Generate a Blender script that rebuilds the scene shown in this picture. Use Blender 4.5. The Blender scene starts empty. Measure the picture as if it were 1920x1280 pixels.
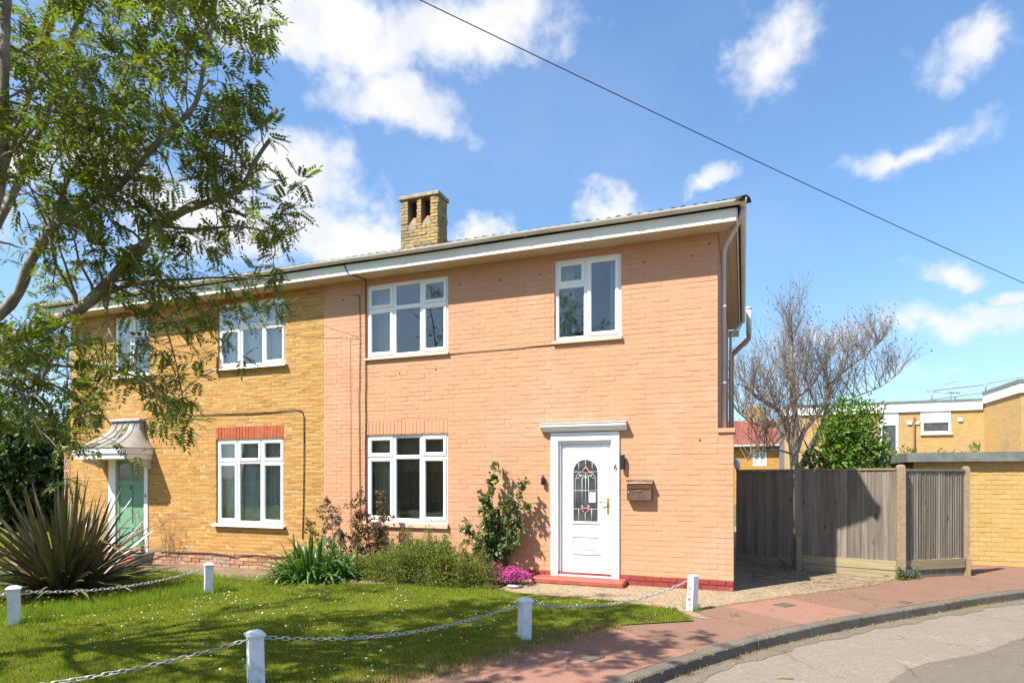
import bpy, bmesh, math, random
from mathutils import Vector, Matrix, noise as mnoise
R = math.radians
sc = bpy.context.scene
COL = sc.collection
random.seed(7)

# ------------------------------------------------------------------ camera
CAM = Vector((0.343, -9.185, 1.62))
YAW = math.atan2(1145.0, 3020.0)
FPX = 1145.0                      # focal length in pixels of a 1920 wide picture
HOR = 894.0                       # picture row of the horizon
cr = Vector((math.cos(YAW), math.sin(YAW), 0)); cf = Vector((-math.sin(YAW), math.cos(YAW), 0))
cam_d = bpy.data.cameras.new("camera")
cam = bpy.data.objects.new("camera", cam_d); COL.objects.link(cam)
cam.location = CAM
cam.rotation_euler = (R(90), 0, YAW)
cam_d.sensor_width = 36.0
cam_d.lens = 36.0 * FPX / 1920.0
cam_d.shift_y = (HOR - 640.0) / 1920.0
cam_d.clip_start = 0.05; cam_d.clip_end = 3000
sc.camera = cam

# survey helpers: a measured picture position on a known plane -> place in the garden
def ray(x, y):
    return cr * ((x - 960.0) / FPX) + cf + Vector((0, 0, (HOR - y) / FPX))
def ground(x, y, z=0.0):
    d = ray(x, y); return CAM + d * ((z - CAM.z) / d.z)
def facade(x, y, Y=0.0):
    d = ray(x, y); return CAM + d * ((Y - CAM.y) / d.y)
def far(x, y, dep):
    return CAM + ray(x, y) * dep

# ------------------------------------------------------------------ sun, sky, exposure
SUN_DIR = Vector((-0.758, -1.0, 1.585)).normalized()      # towards the sun
SUN_EL = math.asin(SUN_DIR.z)
sun_d = bpy.data.lights.new("sun", 'SUN'); sun = bpy.data.objects.new("sun", sun_d); COL.objects.link(sun)
sun_d.energy = 5.0; sun_d.angle = R(0.53); sun_d.color = (1.0, 0.945, 0.86)
sun.rotation_euler = SUN_DIR.to_track_quat('Z', 'Y').to_euler()
sun.location = (-20, -20, 30)
vs = sc.view_settings
vs.view_transform = 'Standard'; vs.look = 'None'; vs.exposure = 1.1; vs.gamma = 1.0; vs.use_curve_mapping = False
sc.cycles.max_bounces = 6; sc.cycles.transparent_max_bounces = 12
sc.cycles.use_denoising = True

def N(nt, typ, **kw):
    n = nt.nodes.new(typ)
    for k, v in kw.items():
        if k == 'inp':
            for a, b in v.items():
                if isinstance(b, bpy.types.NodeSocket): nt.links.new(b, n.inputs[a])
                else: n.inputs[a].default_value = b
        else: setattr(n, k, v)
    return n
def MATH(nt, op, a, b=None, c=None, clamp=False):
    n = nt.nodes.new('ShaderNodeMath'); n.operation = op; n.use_clamp = clamp
    for i, v in enumerate((a, b, c)):
        if v is None: continue
        if isinstance(v, bpy.types.NodeSocket): nt.links.new(v, n.inputs[i])
        else: n.inputs[i].default_value = v
    return n.outputs[0]
def VM(nt, op, a, b=None):
    n = nt.nodes.new('ShaderNodeVectorMath'); n.operation = op
    for i, v in enumerate((a, b)):
        if v is None: continue
        if isinstance(v, bpy.types.NodeSocket): nt.links.new(v, n.inputs[i])
        elif op == 'SCALE' and i == 1: n.inputs['Scale'].default_value = v
        else: n.inputs[i].default_value = v
    return n.outputs['Value'] if op in ('DOT_PRODUCT', 'LENGTH') else n.outputs[0]
def MIXC(nt, fac, a, b, blend='MIX'):
    n = nt.nodes.new('ShaderNodeMix'); n.data_type = 'RGBA'; n.blend_type = blend
    for k, v in ((0, fac), (6, a), (7, b)):
        if isinstance(v, bpy.types.NodeSocket): nt.links.new(v, n.inputs[k])
        elif k == 0: n.inputs[0].default_value = v
        else: n.inputs[k].default_value = (*v, 1) if len(v) == 3 else v
    return n.outputs[2]
def SMOOTH(nt, v, lo, hi):
    n = nt.nodes.new('ShaderNodeMapRange'); n.interpolation_type = 'SMOOTHSTEP'
    nt.links.new(v, n.inputs[0]); n.inputs[1].default_value = lo; n.inputs[2].default_value = hi
    return n.outputs[0]

world = bpy.data.worlds.new("World"); sc.world = world; world.use_nodes = True
wt = world.node_tree; wt.nodes.clear()
def build_world():
    nt = wt
    sky = N(nt, 'ShaderNodeTexSky', sky_type='NISHITA', sun_disc=False)
    sky.sun_elevation = SUN_EL
    sky.sun_rotation = math.atan2(SUN_DIR.x, SUN_DIR.y)
    sky.air_density = 1.0; sky.dust_density = 0.9; sky.ozone_density = 2.0; sky.altitude = 20
    tc = N(nt, 'ShaderNodeTexCoord')
    d0 = tc.outputs['Generated']
    # billowing: the direction is disturbed by fractal noise before the clouds are laid out
    n1 = N(nt, 'ShaderNodeTexNoise', inp={'Vector': d0, 'Scale': 7.0, 'Detail': 9.0, 'Roughness': 0.58})
    w = VM(nt, 'SUBTRACT', n1.outputs['Color'], (0.5, 0.5, 0.5))
    d = VM(nt, 'ADD', d0, VM(nt, 'SCALE', w, 0.16))
    n2 = N(nt, 'ShaderNodeTexNoise', inp={'Vector': d0, 'Scale': 26.0, 'Detail': 7.0, 'Roughness': 0.6})
    # cumulus: bearing / height of each cloud, half width, half height (all as slopes), density
    C = [(560, 35, 340, 100, 1.0), (840, 42, 270, 85, .95), (735, 195, 180, 70, 1.0), (540, 325, 165, 82, 1.0), (690, 110, 150, 70, .9),
         (660, 440, 230, 78, 1.0), (400, 420, 230, 95, 1.0), (180, 330, 150, 60, .8), (900, 432, 85, 38, .85), (1130, 368, 68, 48, .9), (1345, 345, 80, 42, .85), (1440, 95, 90, 95, .82),
         (1835, 65, 115, 75, .85), (1690, 275, 175, 40, .82), (1800, 512, 95, 34, .75), (1830, 600, 220, 50, .78),
         (1905, 552, 70, 30, .75), (1560, 640, 170, 50, .58), (1750, 690, 190, 40, .45), (20, 300, 120, 70, .8), (60, 800, 160, 60, .6), (-250, 350, 260, 120, .9), (-500, 60, 300, 120, .8),
         (2250, 250, 260, 90, .8), (2500, 560, 260, 70, .8), (1200, -350, 300, 110, .8), (300, -420, 320, 130, .9), (2100, -300, 260, 110, .8)]
    best = None; shade = None
    for (px, py, wx, wy, den) in C:
        c = ray(px, py); L = c.length; c = c.normalized()
        t = Vector((0, 0, 1)).cross(c).normalized() * -1
        b = c.cross(t) * -1
        if b.z < 0: b = -b
        ru = wx / FPX / L; rv = wy / FPX / L
        u = VM(nt, 'DOT_PRODUCT', d, tuple(t / ru)); v = VM(nt, 'DOT_PRODUCT', d, tuple(b / rv))
        q = MATH(nt, 'SQRT', MATH(nt, 'ADD', MATH(nt, 'MULTIPLY', u, u), MATH(nt, 'MULTIPLY', v, v)))
        front = MATH(nt, 'GREATER_THAN', VM(nt, 'DOT_PRODUCT', d, tuple(c)), 0.2)
        e = MATH(nt, 'MULTIPLY', MATH(nt, 'SUBTRACT', 1.0, MATH(nt, 'MULTIPLY', q, 0.62)), front)
        e = MATH(nt, 'MULTIPLY', e, den)
        best = e if best is None else MATH(nt, 'MAXIMUM', best, e)
    # the rest of the sky: the same kind of cloud from noise laid on a flat cloud deck
    sep = N(nt, 'ShaderNodeSeparateXYZ', inp={0: d0})
    zz = MATH(nt, 'ADD', MATH(nt, 'MAXIMUM', sep.outputs[2], 0.0), 0.18)
    cv = N(nt, 'ShaderNodeCombineXYZ', inp={0: MATH(nt, 'DIVIDE', sep.outputs[0], zz), 1: MATH(nt, 'DIVIDE', sep.outputs[1], zz), 2: 3.3})
    n3 = N(nt, 'ShaderNodeTexNoise', inp={'Vector': cv.outputs[0], 'Scale': 0.95, 'Detail': 8.0, 'Roughness': 0.55})
    deck = MATH(nt, 'MULTIPLY', MATH(nt, 'SUBTRACT', n3.outputs[0], 0.555), 4.2)
    back = SMOOTH(nt, VM(nt, 'DOT_PRODUCT', d0, tuple(-cf)), -0.35, 0.05)
    deck = MATH(nt, 'MULTIPLY', deck, back)
    best = MATH(nt, 'MAXIMUM', best, deck)
    best = MATH(nt, 'ADD', best, MATH(nt, 'MULTIPLY', MATH(nt, 'SUBTRACT', n2.outputs[0], 0.5), 0.62))
    veil = MATH(nt, 'MULTIPLY', SMOOTH(nt, n3.outputs[0], 0.45, 0.80), 0.14)
    mask = MATH(nt, 'MAXIMUM', SMOOTH(nt, best, 0.33, 0.80), veil)
    core = SMOOTH(nt, best, 0.45, 1.15)
    n4 = N(nt, 'ShaderNodeTexNoise', inp={'Vector': VM(nt, 'ADD', d0, (0.0, 0.0, 0.035)), 'Scale': 9.0, 'Detail': 6.0, 'Roughness': 0.55})
    grey = MATH(nt, 'MULTIPLY', SMOOTH(nt, n4.outputs[0], 0.42, 0.68), core)
    ccol = MIXC(nt, grey, (0.50, 0.497, 0.495), (0.36, 0.38, 0.425))
    tint = MIXC(nt, 1.0, sky.outputs[0], (0.87, 1.15, 1.44), 'MULTIPLY')
    k0 = MIXC(nt, 1.0, tint, (0.110, 0.110, 0.110), 'MULTIPLY')
    skyc = MIXC(nt, 1.0, k0, VM(nt, 'ADD', VM(nt, 'SCALE', k0, 0.55), (1.0, 1.0, 1.0)), 'DIVIDE')
    m = MATH(nt, 'MULTIPLY', mask, 0.93)
    m = MATH(nt, 'MULTIPLY', m, SMOOTH(nt, sep.outputs[2], -0.01, 0.06))
    fin = MIXC(nt, m, skyc, ccol)
    bg = N(nt, 'ShaderNodeBackground', inp={'Color': fin, 'Strength': 1.0})
    out = N(nt, 'ShaderNodeOutputWorld', inp={'Surface': bg.outputs[0]})
build_world()

# ------------------------------------------------------------------ mesh helpers
class MB:
    def __init__(s): s.v = []; s.f = []; s.m = []; s.sm = []
    def add(s, vs, fs, mi=0, smooth=False):
        o = len(s.v); s.v.extend([tuple(p) for p in vs])
        for f in fs: s.f.append(tuple(o + i for i in f)); s.m.append(mi); s.sm.append(smooth)
    def box(s, x0, x1, y0, y1, z0, z1, mi=0):
        if x1 < x0: x0, x1 = x1, x0
        if y1 < y0: y0, y1 = y1, y0
        if z1 < z0: z0, z1 = z1, z0
        s.add([(x0,y0,z0),(x1,y0,z0),(x1,y1,z0),(x0,y1,z0),(x0,y0,z1),(x1,y0,z1),(x1,y1,z1),(x0,y1,z1)],
              [(3,2,1,0),(4,5,6,7),(0,1,5,4),(1,2,6,5),(2,3,7,6),(3,0,4,7)], mi)
    def bevbox(s, x0, x1, y0, y1, z0, z1, b=0.006, mi=0):
        # box with all edges chamfered
        bm = bmesh.new()
        bmesh.ops.create_cube(bm, size=1.0)
        for v in bm.verts:
            v.co = Vector((x0 + (v.co.x + .5) * (x1 - x0), y0 + (v.co.y + .5) * (y1 - y0), z0 + (v.co.z + .5) * (z1 - z0)))
        bmesh.ops.bevel(bm, geom=list(bm.edges), offset=b, segments=1, affect='EDGES')
        s.bm(bm, mi); bm.free()
    def bm(s, bm, mi=0, smooth=False):
        bm.verts.index_update()
        s.add([v.co.copy() for v in bm.verts], [[v.index for v in f.verts] for f in bm.faces], mi, smooth)
    def obox(s, c, ax, ay, az, mi=0):
        c = Vector(c); ax = Vector(ax); ay = Vector(ay); az = Vector(az)
        P = [c + ax*i + ay*j + az*k for k in (-1, 1) for j in (-1, 1) for i in (-1, 1)]
        s.add(P, [(0,2,3,1),(4,5,7,6),(0,1,5,4),(1,3,7,5),(3,2,6,7),(2,0,4,6)], mi)
    def tube(s, pts, rad, n=6, mi=0, smooth=True, cap=True):
        pts = [Vector(p) for p in pts]
        if not hasattr(rad, '__len__'): rad = [rad] * len(pts)
        up = Vector((0.13, 0.31, 0.94)); vs = []; fs = []
        prev = None
        for i, p in enumerate(pts):
            t = (pts[min(i+1, len(pts)-1)] - pts[max(i-1, 0)])
            if t.length < 1e-9: t = Vector((0, 0, 1))
            t.normalize()
            if prev is None:
                a = t.cross(up)
                if a.length < 1e-3: a = t.cross(Vector((1, 0, 0)))
            else: a = prev - t * prev.dot(t)
            a.normalize(); prev = a; b = t.cross(a)
            for k in range(n):
                an = 2 * math.pi * k / n
                vs.append(p + (a * math.cos(an) + b * math.sin(an)) * rad[i])
        for i in range(len(pts) - 1):
            for k in range(n):
                k2 = (k + 1) % n
                fs.append((i*n + k, i*n + k2, (i+1)*n + k2, (i+1)*n + k))
        if cap and n > 2:
            fs.append(tuple(range(n - 1, -1, -1))); fs.append(tuple((len(pts)-1)*n + k for k in range(n)))
        s.add(vs, fs, mi, smooth)
    def prism(s, poly, axis, a0, a1, mi=0):
        # closed polygon (list of 2-tuples) extruded along an axis: 'x' -> (y,z), 'y' -> (x,z), 'z' -> (x,y)
        def mk(p, a):
            return {'x': (a, p[0], p[1]), 'y': (p[0], a, p[1]), 'z': (p[0], p[1], a)}[axis]
        n = len(poly); vs = [mk(p, a0) for p in poly] + [mk(p, a1) for p in poly]
        fs = [(i, (i+1) % n, n + (i+1) % n, n + i) for i in range(n)] + [tuple(range(n-1, -1, -1)), tuple(range(n, 2*n))]
        s.add(vs, fs, mi)
    def ring(s, x0, x1, z0, z1, prof, mi=0):
        # mitred rectangular frame in the XZ plane; prof = closed list of (inset, y)
        n = len(prof); vs = []
        for (sx, sz) in ((0, 0), (1, 0), (1, 1), (0, 1)):
            for (i, y) in prof:
                vs.append(((x0 + i) if sx == 0 else (x1 - i), y, (z0 + i) if sz == 0 else (z1 - i)))
        fs = []
        for c in range(4):
            c2 = (c + 1) % 4
            for k in range(n):
                k2 = (k + 1) % n
                fs.append((c*n + k, c2*n + k, c2*n + k2, c*n + k2))
        s.add(vs, fs, mi)
    def build(s, name, mats, parent=None, fix=True):
        me = bpy.data.meshes.new(name)
        me.from_pydata(s.v, [], s.f)
        if not isinstance(mats, (list, tuple)): mats = [mats]
        for m in mats: me.materials.append(m)
        if len(mats) > 1: me.polygons.foreach_set('material_index', s.m)
        if any(s.sm): me.polygons.foreach_set('use_smooth', s.sm)
        if fix and len(s.f) < 60000:
            bm = bmesh.new(); bm.from_mesh(me); bmesh.ops.recalc_face_normals(bm, faces=bm.faces); bm.to_mesh(me); bm.free()
        me.update()
        return place(bpy.data.objects.new(name, me), parent)
def wloc(o):
    v = Vector((0, 0, 0))
    while o is not None: v = v + o.location; o = o.parent
    return v
def place(o, parent=None, at=(0, 0, 0)):
    COL.objects.link(o)
    o.location = Vector(at) - (wloc(parent) if parent else Vector((0, 0, 0)))
    if parent: o.parent = parent
    return o
def tag(o, label, cat, group=None, kind=None):
    o['label'] = label
    if cat: o['category'] = cat
    if group: o['group'] = group
    if kind: o['kind'] = kind
    return o
def thing(name, label, cat, loc=(0, 0, 0), group=None):
    o = bpy.data.objects.new(name, None); o.empty_display_size = 0.1
    COL.objects.link(o); o.location = loc
    return tag(o, label, cat, group)
def structure(o, label=None):
    o['kind'] = 'structure'
    if label: o['label'] = label
    return o
def stuff(o, label=None):
    o['kind'] = 'stuff'
    if label: o['label'] = label
    return o
def smooth(o):
    o.data.polygons.foreach_set('use_smooth', [True] * len(o.data.polygons)); return o

# ------------------------------------------------------------------ materials
def new_mat(name):
    m = bpy.data.materials.new(name); m.use_nodes = True
    nt = m.node_tree; nt.nodes.clear()
    out = nt.nodes.new('ShaderNodeOutputMaterial'); b = nt.nodes.new('ShaderNodeBsdfPrincipled')
    nt.links.new(b.outputs[0], out.inputs[0])
    return m, nt, b, out
def wpos(nt): return nt.nodes.new('ShaderNodeNewGeometry').outputs['Position']
def noise(nt, vec, scale, detail=4, rough=0.55, sx=None):
    if sx: vec = VM(nt, 'MULTIPLY', vec, sx)
    n = N(nt, 'ShaderNodeTexNoise', inp={'Vector': vec, 'Scale': scale, 'Detail': detail, 'Roughness': rough})
    return n.outputs[0]
def bump(nt, b, h, strength, dist):
    n = N(nt, 'ShaderNodeBump', inp={'Height': h, 'Strength': strength, 'Distance': dist}); nt.links.new(n.outputs[0], b.inputs['Normal'])
def pm(name, col, rough=0.7, col2=None, vscale=3.0, vlo=0.35, vhi=0.7, bscale=None, bstr=0.3, bdist=0.004, spec=0.3, stretch=None, detail=5, col3=None, v3=0.6, metallic=0.0):
    m, nt, b, out = new_mat(name)
    b.inputs['Roughness'].default_value = rough; b.inputs['Specular IOR Level'].default_value = spec; b.inputs['Metallic'].default_value = metallic
    p = wpos(nt)
    if col2 is None: b.inputs['Base Color'].default_value = (*col, 1)
    else:
        f = SMOOTH(nt, noise(nt, p, vscale, detail, sx=stretch), vlo, vhi)
        c = MIXC(nt, f, col, col2)
        if col3 is not None:
            f3 = SMOOTH(nt, noise(nt, VM(nt, 'ADD', p, (7.3, 2.1, 5.5)), vscale * 0.37, detail, 0.65, sx=stretch), v3, v3 + 0.14)
            c = MIXC(nt, f3, c, col3)
        nt.links.new(c, b.inputs['Base Color'])
    if bscale: bump(nt, b, noise(nt, p, bscale, 6, 0.6, sx=stretch), bstr, bdist)
    return m
M = {}
def brick_mat(name, cols, course=0.075, length=0.225, stain=None, grain=90.0, off=(0, 0), axis=0, rough=0.85, streak=None):
    """colour chosen brick by brick from the wall position, plus grain and stains that have their own shape"""
    m, nt, b, out = new_mat(name)
    b.inputs['Roughness'].default_value = rough; b.inputs['Specular IOR Level'].default_value = 0.2
    p = wpos(nt)
    sep = N(nt, 'ShaderNodeSeparateXYZ', inp={0: p})
    row = MATH(nt, 'FLOOR', MATH(nt, 'DIVIDE', MATH(nt, 'SUBTRACT', sep.outputs[2], off[1]), course))
    par = MATH(nt, 'MULTIPLY', MATH(nt, 'MODULO', MATH(nt, 'ADD', row, 400.0), 2.0), 0.5)
    colx = MATH(nt, 'FLOOR', MATH(nt, 'ADD', MATH(nt, 'DIVIDE', MATH(nt, 'SUBTRACT', sep.outputs[axis], off[0]), length), par))
    cv = N(nt, 'ShaderNodeCombineXYZ', inp={0: colx, 1: row, 2: 0.5})
    wn = N(nt, 'ShaderNodeTexWhiteNoise', noise_dimensions='3D', inp={'Vector': cv.outputs[0]})
    ramp = N(nt, 'ShaderNodeValToRGB', inp={0: wn.outputs['Value']})
    el = ramp.color_ramp.elements
    while len(el) < len(cols): el.new(0.5)
    for i, c in enumerate(cols): el[i].position = i / (len(cols) - 1); el[i].color = (*c, 1)
    c = ramp.outputs[0]
    g = noise(nt, p, 38.0, 5, 0.65)
    c = MIXC(nt, MATH(nt, 'MULTIPLY', SMOOTH(nt, g, 0.4, 0.75), 0.35), c, tuple(x * 0.72 for x in cols[0]))
    if stain:
        s = SMOOTH(nt, noise(nt, p, stain[1], 6, 0.65, sx=stain[4] if len(stain) > 4 else None), stain[2], stain[3])
        c = MIXC(nt, MATH(nt, 'MULTIPLY', s, 0.75), c, stain[0])
    if streak:   # rain streaks, touched-up patches and small bare specks
        st = SMOOTH(nt, noise(nt, p, 1.0, 6, 0.7, sx=(7.0, 7.0, .42)), .52, .78)
        c = MIXC(nt, MATH(nt, 'MULTIPLY', st, .55), c, streak[0])
        pt = SMOOTH(nt, noise(nt, VM(nt, 'ADD', p, (3.1, 0, 8.8)), .75, 5, .6), .54, .60)
        c = MIXC(nt, MATH(nt, 'MULTIPLY', pt, .35), c, streak[1])
        sp = SMOOTH(nt, noise(nt, p, 17.0, 3, .5), .72, .77)
        c = MIXC(nt, MATH(nt, 'MULTIPLY', sp, .5), c, streak[0])
    nt.links.new(c, b.inputs['Base Color'])
    bump(nt, b, noise(nt, p, grain, 4, 0.65), 0.5, 0.003)
    return m
M['pink'] = brick_mat('pink_painted_brick', [(.515,.27,.152), (.53,.282,.159), (.54,.29,.165), (.523,.276,.155)], stain=((.49,.255,.165), 1.1, .5, .8), grain=55.0, rough=0.75, streak=((.40,.225,.15), (.565,.33,.23)))
M['pinkmortar'] = pm('pink_painted_joint', (.52,.276,.18), 0.8, (.50,.262,.168), 9.0, bscale=60.0, bstr=.5)
M['red'] = brick_mat('red_painted_brick', [(0.240,0.044,0.036), (0.280,0.056,0.044), (0.216,0.040,0.036), (0.304,0.080,0.064)], stain=((0.360,0.264,0.216), 9.0, .63, .75), grain=70.0, rough=0.65)
YB = [(.375,.192,.052), (.44,.245,.075), (.405,.21,.055), (.465,.265,.092), (.345,.18,.05), (.445,.24,.066), (.40,.24,.10)]
M['yellow'] = brick_mat('yellow_stock_brick', YB, stain=((0.274,0.179,0.076), 1.6, .58, .82))
M['ymortar'] = pm('buff_mortar', (.52,.36,.17), 0.9, (.45,.305,.14), 12.0, bscale=120.0, bstr=.5)
M['oldbrick'] = brick_mat('mixed_plinth_brick', [(0.351,0.195,0.109), (0.406,0.250,0.148), (0.312,0.133,0.086), (0.281,0.234,0.195), (0.390,0.172,0.094), (0.437,0.281,0.156)], stain=((0.429,0.351,0.281), 5.0, .55, .75))
M['soldier'] = pm('red_soldier_brick', (.36,.07,.03), 0.8, (.43,.105,.045), 11.0, bscale=80.0, bstr=.4)
M['garage'] = brick_mat('buff_garage_brick', [(.455,.295,.105), (.485,.315,.118), (.44,.275,.09), (.50,.33,.128)], course=.087, length=.195, stain=((.36,.285,.15), 1.3, .56, .8))
M['gmortar'] = pm('garage_mortar', (0.355,0.252,0.126), 0.9)
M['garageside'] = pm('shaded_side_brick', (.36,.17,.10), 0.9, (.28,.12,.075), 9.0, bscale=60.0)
M['chimney'] = brick_mat('weathered_chimney_brick', [(.46,.30,.11), (.38,.27,.12), (.50,.33,.12), (.33,.25,.13)], stain=((.20,.17,.11), 2.6, .45, .68), grain=60.0)
M['cmortar'] = pm('dark_mortar', (.22,.18,.12), 0.95)
M['white'] = pm('white_upvc', (.80,.80,.80), 0.32, (.76,.76,.75), 1.5, spec=.5)
M['whitewood'] = pm('white_gloss_paint', (.80,.80,.81), 0.42, (.72,.72,.72), 6.0, .45, .85, bscale=40.0, bstr=.15, bdist=.002)
M['post'] = pm('white_post_paint', (.74,.75,.77), 0.5, (.55,.54,.52), 9.0, .5, .75, bscale=45.0, bstr=.4, col3=(.33,.33,.25), v3=.62)
M['fascia'] = pm('fascia_white', (.74,.70,.62), 0.45, (.66,.62,.55), 2.0, stretch=(1, 1, 3))
M['soffit'] = pm('soffit_cream', (.52,.425,.325), 0.6, (.47,.38,.285), 2.0)
M['gutter'] = pm('gutter_plastic_dirty', (0.595,0.578,0.535), 0.45, (0.468,0.433,0.374), 5.0, .42, .7, stretch=(.5, .5, 5), col3=(0.306,0.289,0.221), v3=.62)
M['pipe'] = pm('downpipe_grey', (.52,.49,.49), 0.5, (.44,.41,.40), 3.0)
M['greypipe'] = pm('soil_pipe_grey', (.50,.51,.52), 0.5)
M['sidepaint'] = pm('side_wall_pink', (0.480,0.248,0.160), 0.85, (0.424,0.216,0.136), 5.0, bscale=30.0, bstr=.5)
M['tile'] = pm('brown_concrete_tile', (.075,.045,.035), 0.95, (.045,.032,.028), 8.0, bscale=60.0, bstr=.5, col3=(.11,.09,.05), v3=.6, spec=.1)
M['lead'] = pm('lead_flashing', (.42,.43,.45), 0.55, (.30,.31,.33), 8.0)
M['slab'] = pm('chimney_slab', (.38,.32,.21), 0.9, (.24,.21,.15), 6.0, bscale=40.0)
M['terracotta'] = pm('terracotta_pot', (.50,.13,.06), 0.8)
M['black'] = pm('black_metal', (.018,.018,.02), 0.5)
M['cable'] = pm('black_cable', (.02,.018,.017), 0.6)
M['cablebrown'] = pm('brown_cable', (.13,.065,.04), 0.7)
M['bronze'] = pm('bronze_mailbox', (.14,.085,.05), 0.42, (.20,.155,.095), 9.0, .35, .7, spec=.6, metallic=.5, col3=(.09,.10,.07), v3=.55)
M['bronzered'] = pm('copper_flap', (.22,.075,.045), 0.4, (.12,.06,.04), 9.0, metallic=.5)
M['brass'] = pm('brass', (.55,.38,.12), 0.3, metallic=.9)
M['darkroom'] = pm('room_wall', (.50,.49,.46), 0.9)
M['redglass'] = pm('red_glass', (.20,.010,.012), 0.15)
M['greenglass'] = pm('green_glass', (.06,.22,.05), 0.15)
M['came'] = pm('lead_came', (.66,.67,.68), 0.4)
M['paper'] = pm('paper_notice', (.75,.78,.75), 0.8, (.60,.64,.62), 60.0)
M['greendoor'] = pm('green_door_paint', (0.160,0.320,0.208), 0.4, (0.136,0.280,0.176), 2.0)
M['copperroof'] = pm('canopy_sheet', (.29,.265,.235), 0.5, (.235,.215,.19), 3.0)
M['cream'] = pm('cream_paint', (0.612,0.544,0.425), 0.5)
M['concretepost'] = pm('concrete_post', (.29,.21,.13), 0.95, (.22,.16,.10), 20.0, bscale=150.0, bstr=.6, col3=(.20,.18,.10), v3=.6)
M['felt'] = pm('mineral_felt', (.13,.15,.14), 0.95, (.20,.21,.19), 6.0, bscale=200.0)
M['white_far'] = pm('white_boards', (.80,.80,.79), 0.6)
M['grey_metal'] = pm('galvanised', (.35,.37,.38), 0.5, metallic=.5)
M['chain'] = pm('galvanised_chain', (.56,.55,.52), 0.45, (.40,.37,.33), 40.0, metallic=.35)
M['soil'] = pm('dry_soil', (.17,.115,.075), 1.0, (.27,.19,.125), 7.0, bscale=25.0, bstr=1.0, bdist=.03, col3=(.12,.10,.05), v3=.55)
M['clay'] = pm('stone_pot', (.26,.24,.21), 0.9, (.19,.18,.15), 12.0)
M['dish'] = pm('white_dish', (.75,.75,.73), 0.4)
def wood(name, a, b_, c, ax='z'):
    m, nt, b, out = new_mat(name); b.inputs['Roughness'].default_value = 0.9; b.inputs['Specular IOR Level'].default_value = .15
    p = wpos(nt)
    oi = nt.nodes.new('ShaderNodeObjectInfo')
    pv = VM(nt, 'ADD', p, N(nt, 'ShaderNodeCombineXYZ', inp={0: MATH(nt, 'MULTIPLY', oi.outputs['Random'], 31.0), 1: 0.0, 2: MATH(nt, 'MULTIPLY', oi.outputs['Random'], 17.0)}).outputs[0])
    s = (28, 28, 1.3) if ax == 'z' else (1.3, 1.3, 28)
    g = noise(nt, pv, 1.0, 6, 0.62, sx=s)
    c1 = MIXC(nt, SMOOTH(nt, g, 0.33, 0.7), a, b_)
    g2 = noise(nt, pv, 1.7, 4, 0.6)
    c1 = MIXC(nt, MATH(nt, 'MULTIPLY', SMOOTH(nt, g2, .5, .72), .7), c1, c)
    vor = N(nt, 'ShaderNodeTexVoronoi', inp={'Vector': VM(nt, 'MULTIPLY', pv, (7, 7, 2.1) if ax == 'z' else (2, 2, 7)), 'Scale': 1.0})
    kn = SMOOTH(nt, vor.outputs['Distance'], 0.14, 0.05)
    c1 = MIXC(nt, MATH(nt, 'MULTIPLY', kn, .75), c1, tuple(x * .3 for x in a))
    v = MATH(nt, 'ADD', MATH(nt, 'MULTIPLY', oi.outputs['Random'], 0.45), 0.75)
    hs = N(nt, 'ShaderNodeHueSaturation', inp={'Color': c1, 'Value': v}); nt.links.new(hs.outputs[0], b.inputs['Base Color'])
    bump(nt, b, g, 0.5, 0.006); return m
M['fence'] = wood('weathered_fence_board', (.15,.125,.098), (.24,.205,.165), (.175,.158,.11))
M['fencerail'] = wood('weathered_rail', (.22,.175,.105), (.30,.25,.155), (.23,.22,.09), 'x')
M['bark'] = pm('rowan_bark', (.16,.13,.10), 0.9, (.29,.25,.205), 11.0, bscale=35.0, bstr=.9, bdist=.008, stretch=(1, 1, .5), col3=(.13,.135,.075), v3=.57)
M['twig'] = pm('thin_twig', (.14,.10,.075), 0.9, (.24,.19,.145), 9.0)
M['barebark'] = pm('bare_tree_bark', (.25,.19,.14), 0.95, (.36,.29,.21), 5.0, bscale=25.0, bstr=.6)
M['baretwig'] = pm('bare_tree_twig', (.18,.135,.10), 0.95, (.27,.205,.15), 4.0)

def leaf(name, cols, trans=0.35, rough=0.45, scale=9.0, spec=.4):
    m, nt, b, out = new_mat(name)
    p = wpos(nt); geo = nt.nodes.new('ShaderNodeNewGeometry')
    ramp = N(nt, 'ShaderNodeValToRGB', inp={0: geo.outputs['Random Per Island']}); el = ramp.color_ramp.elements
    while len(el) < len(cols): el.new(.5)
    for i, c in enumerate(cols): el[i].position = i / (len(cols) - 1); el[i].color = (*c, 1)
    g = noise(nt, p, scale, 3)
    hs = N(nt, 'ShaderNodeHueSaturation', inp={'Color': ramp.outputs[0], 'Value': MATH(nt, 'ADD', MATH(nt, 'MULTIPLY', g, 0.7), 0.65)})
    nt.links.new(hs.outputs[0], b.inputs['Base Color']); b.inputs['Roughness'].default_value = rough; b.inputs['Specular IOR Level'].default_value = spec
    tr = N(nt, 'ShaderNodeBsdfTranslucent'); tc = MIXC(nt, 1.0, hs.outputs[0], (1.25, 1.35, .55), 'MULTIPLY'); nt.links.new(tc, tr.inputs[0])
    mx = N(nt, 'ShaderNodeMixShader', inp={0: trans, 1: b.outputs[0], 2: tr.outputs[0]}); nt.links.new(mx.outputs[0], out.inputs[0])
    return m
M['rowan'] = leaf('rowan_leaf', [(.07,.105,.018), (.11,.155,.024), (.15,.20,.03), (.085,.12,.02), (.20,.24,.038), (.16,.09,.04)], .48)
M['privet'] = leaf('small_bush_leaf', [(.10,.13,.018), (.15,.185,.026), (.20,.235,.04), (.11,.14,.02)], .4, scale=4.0)
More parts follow.
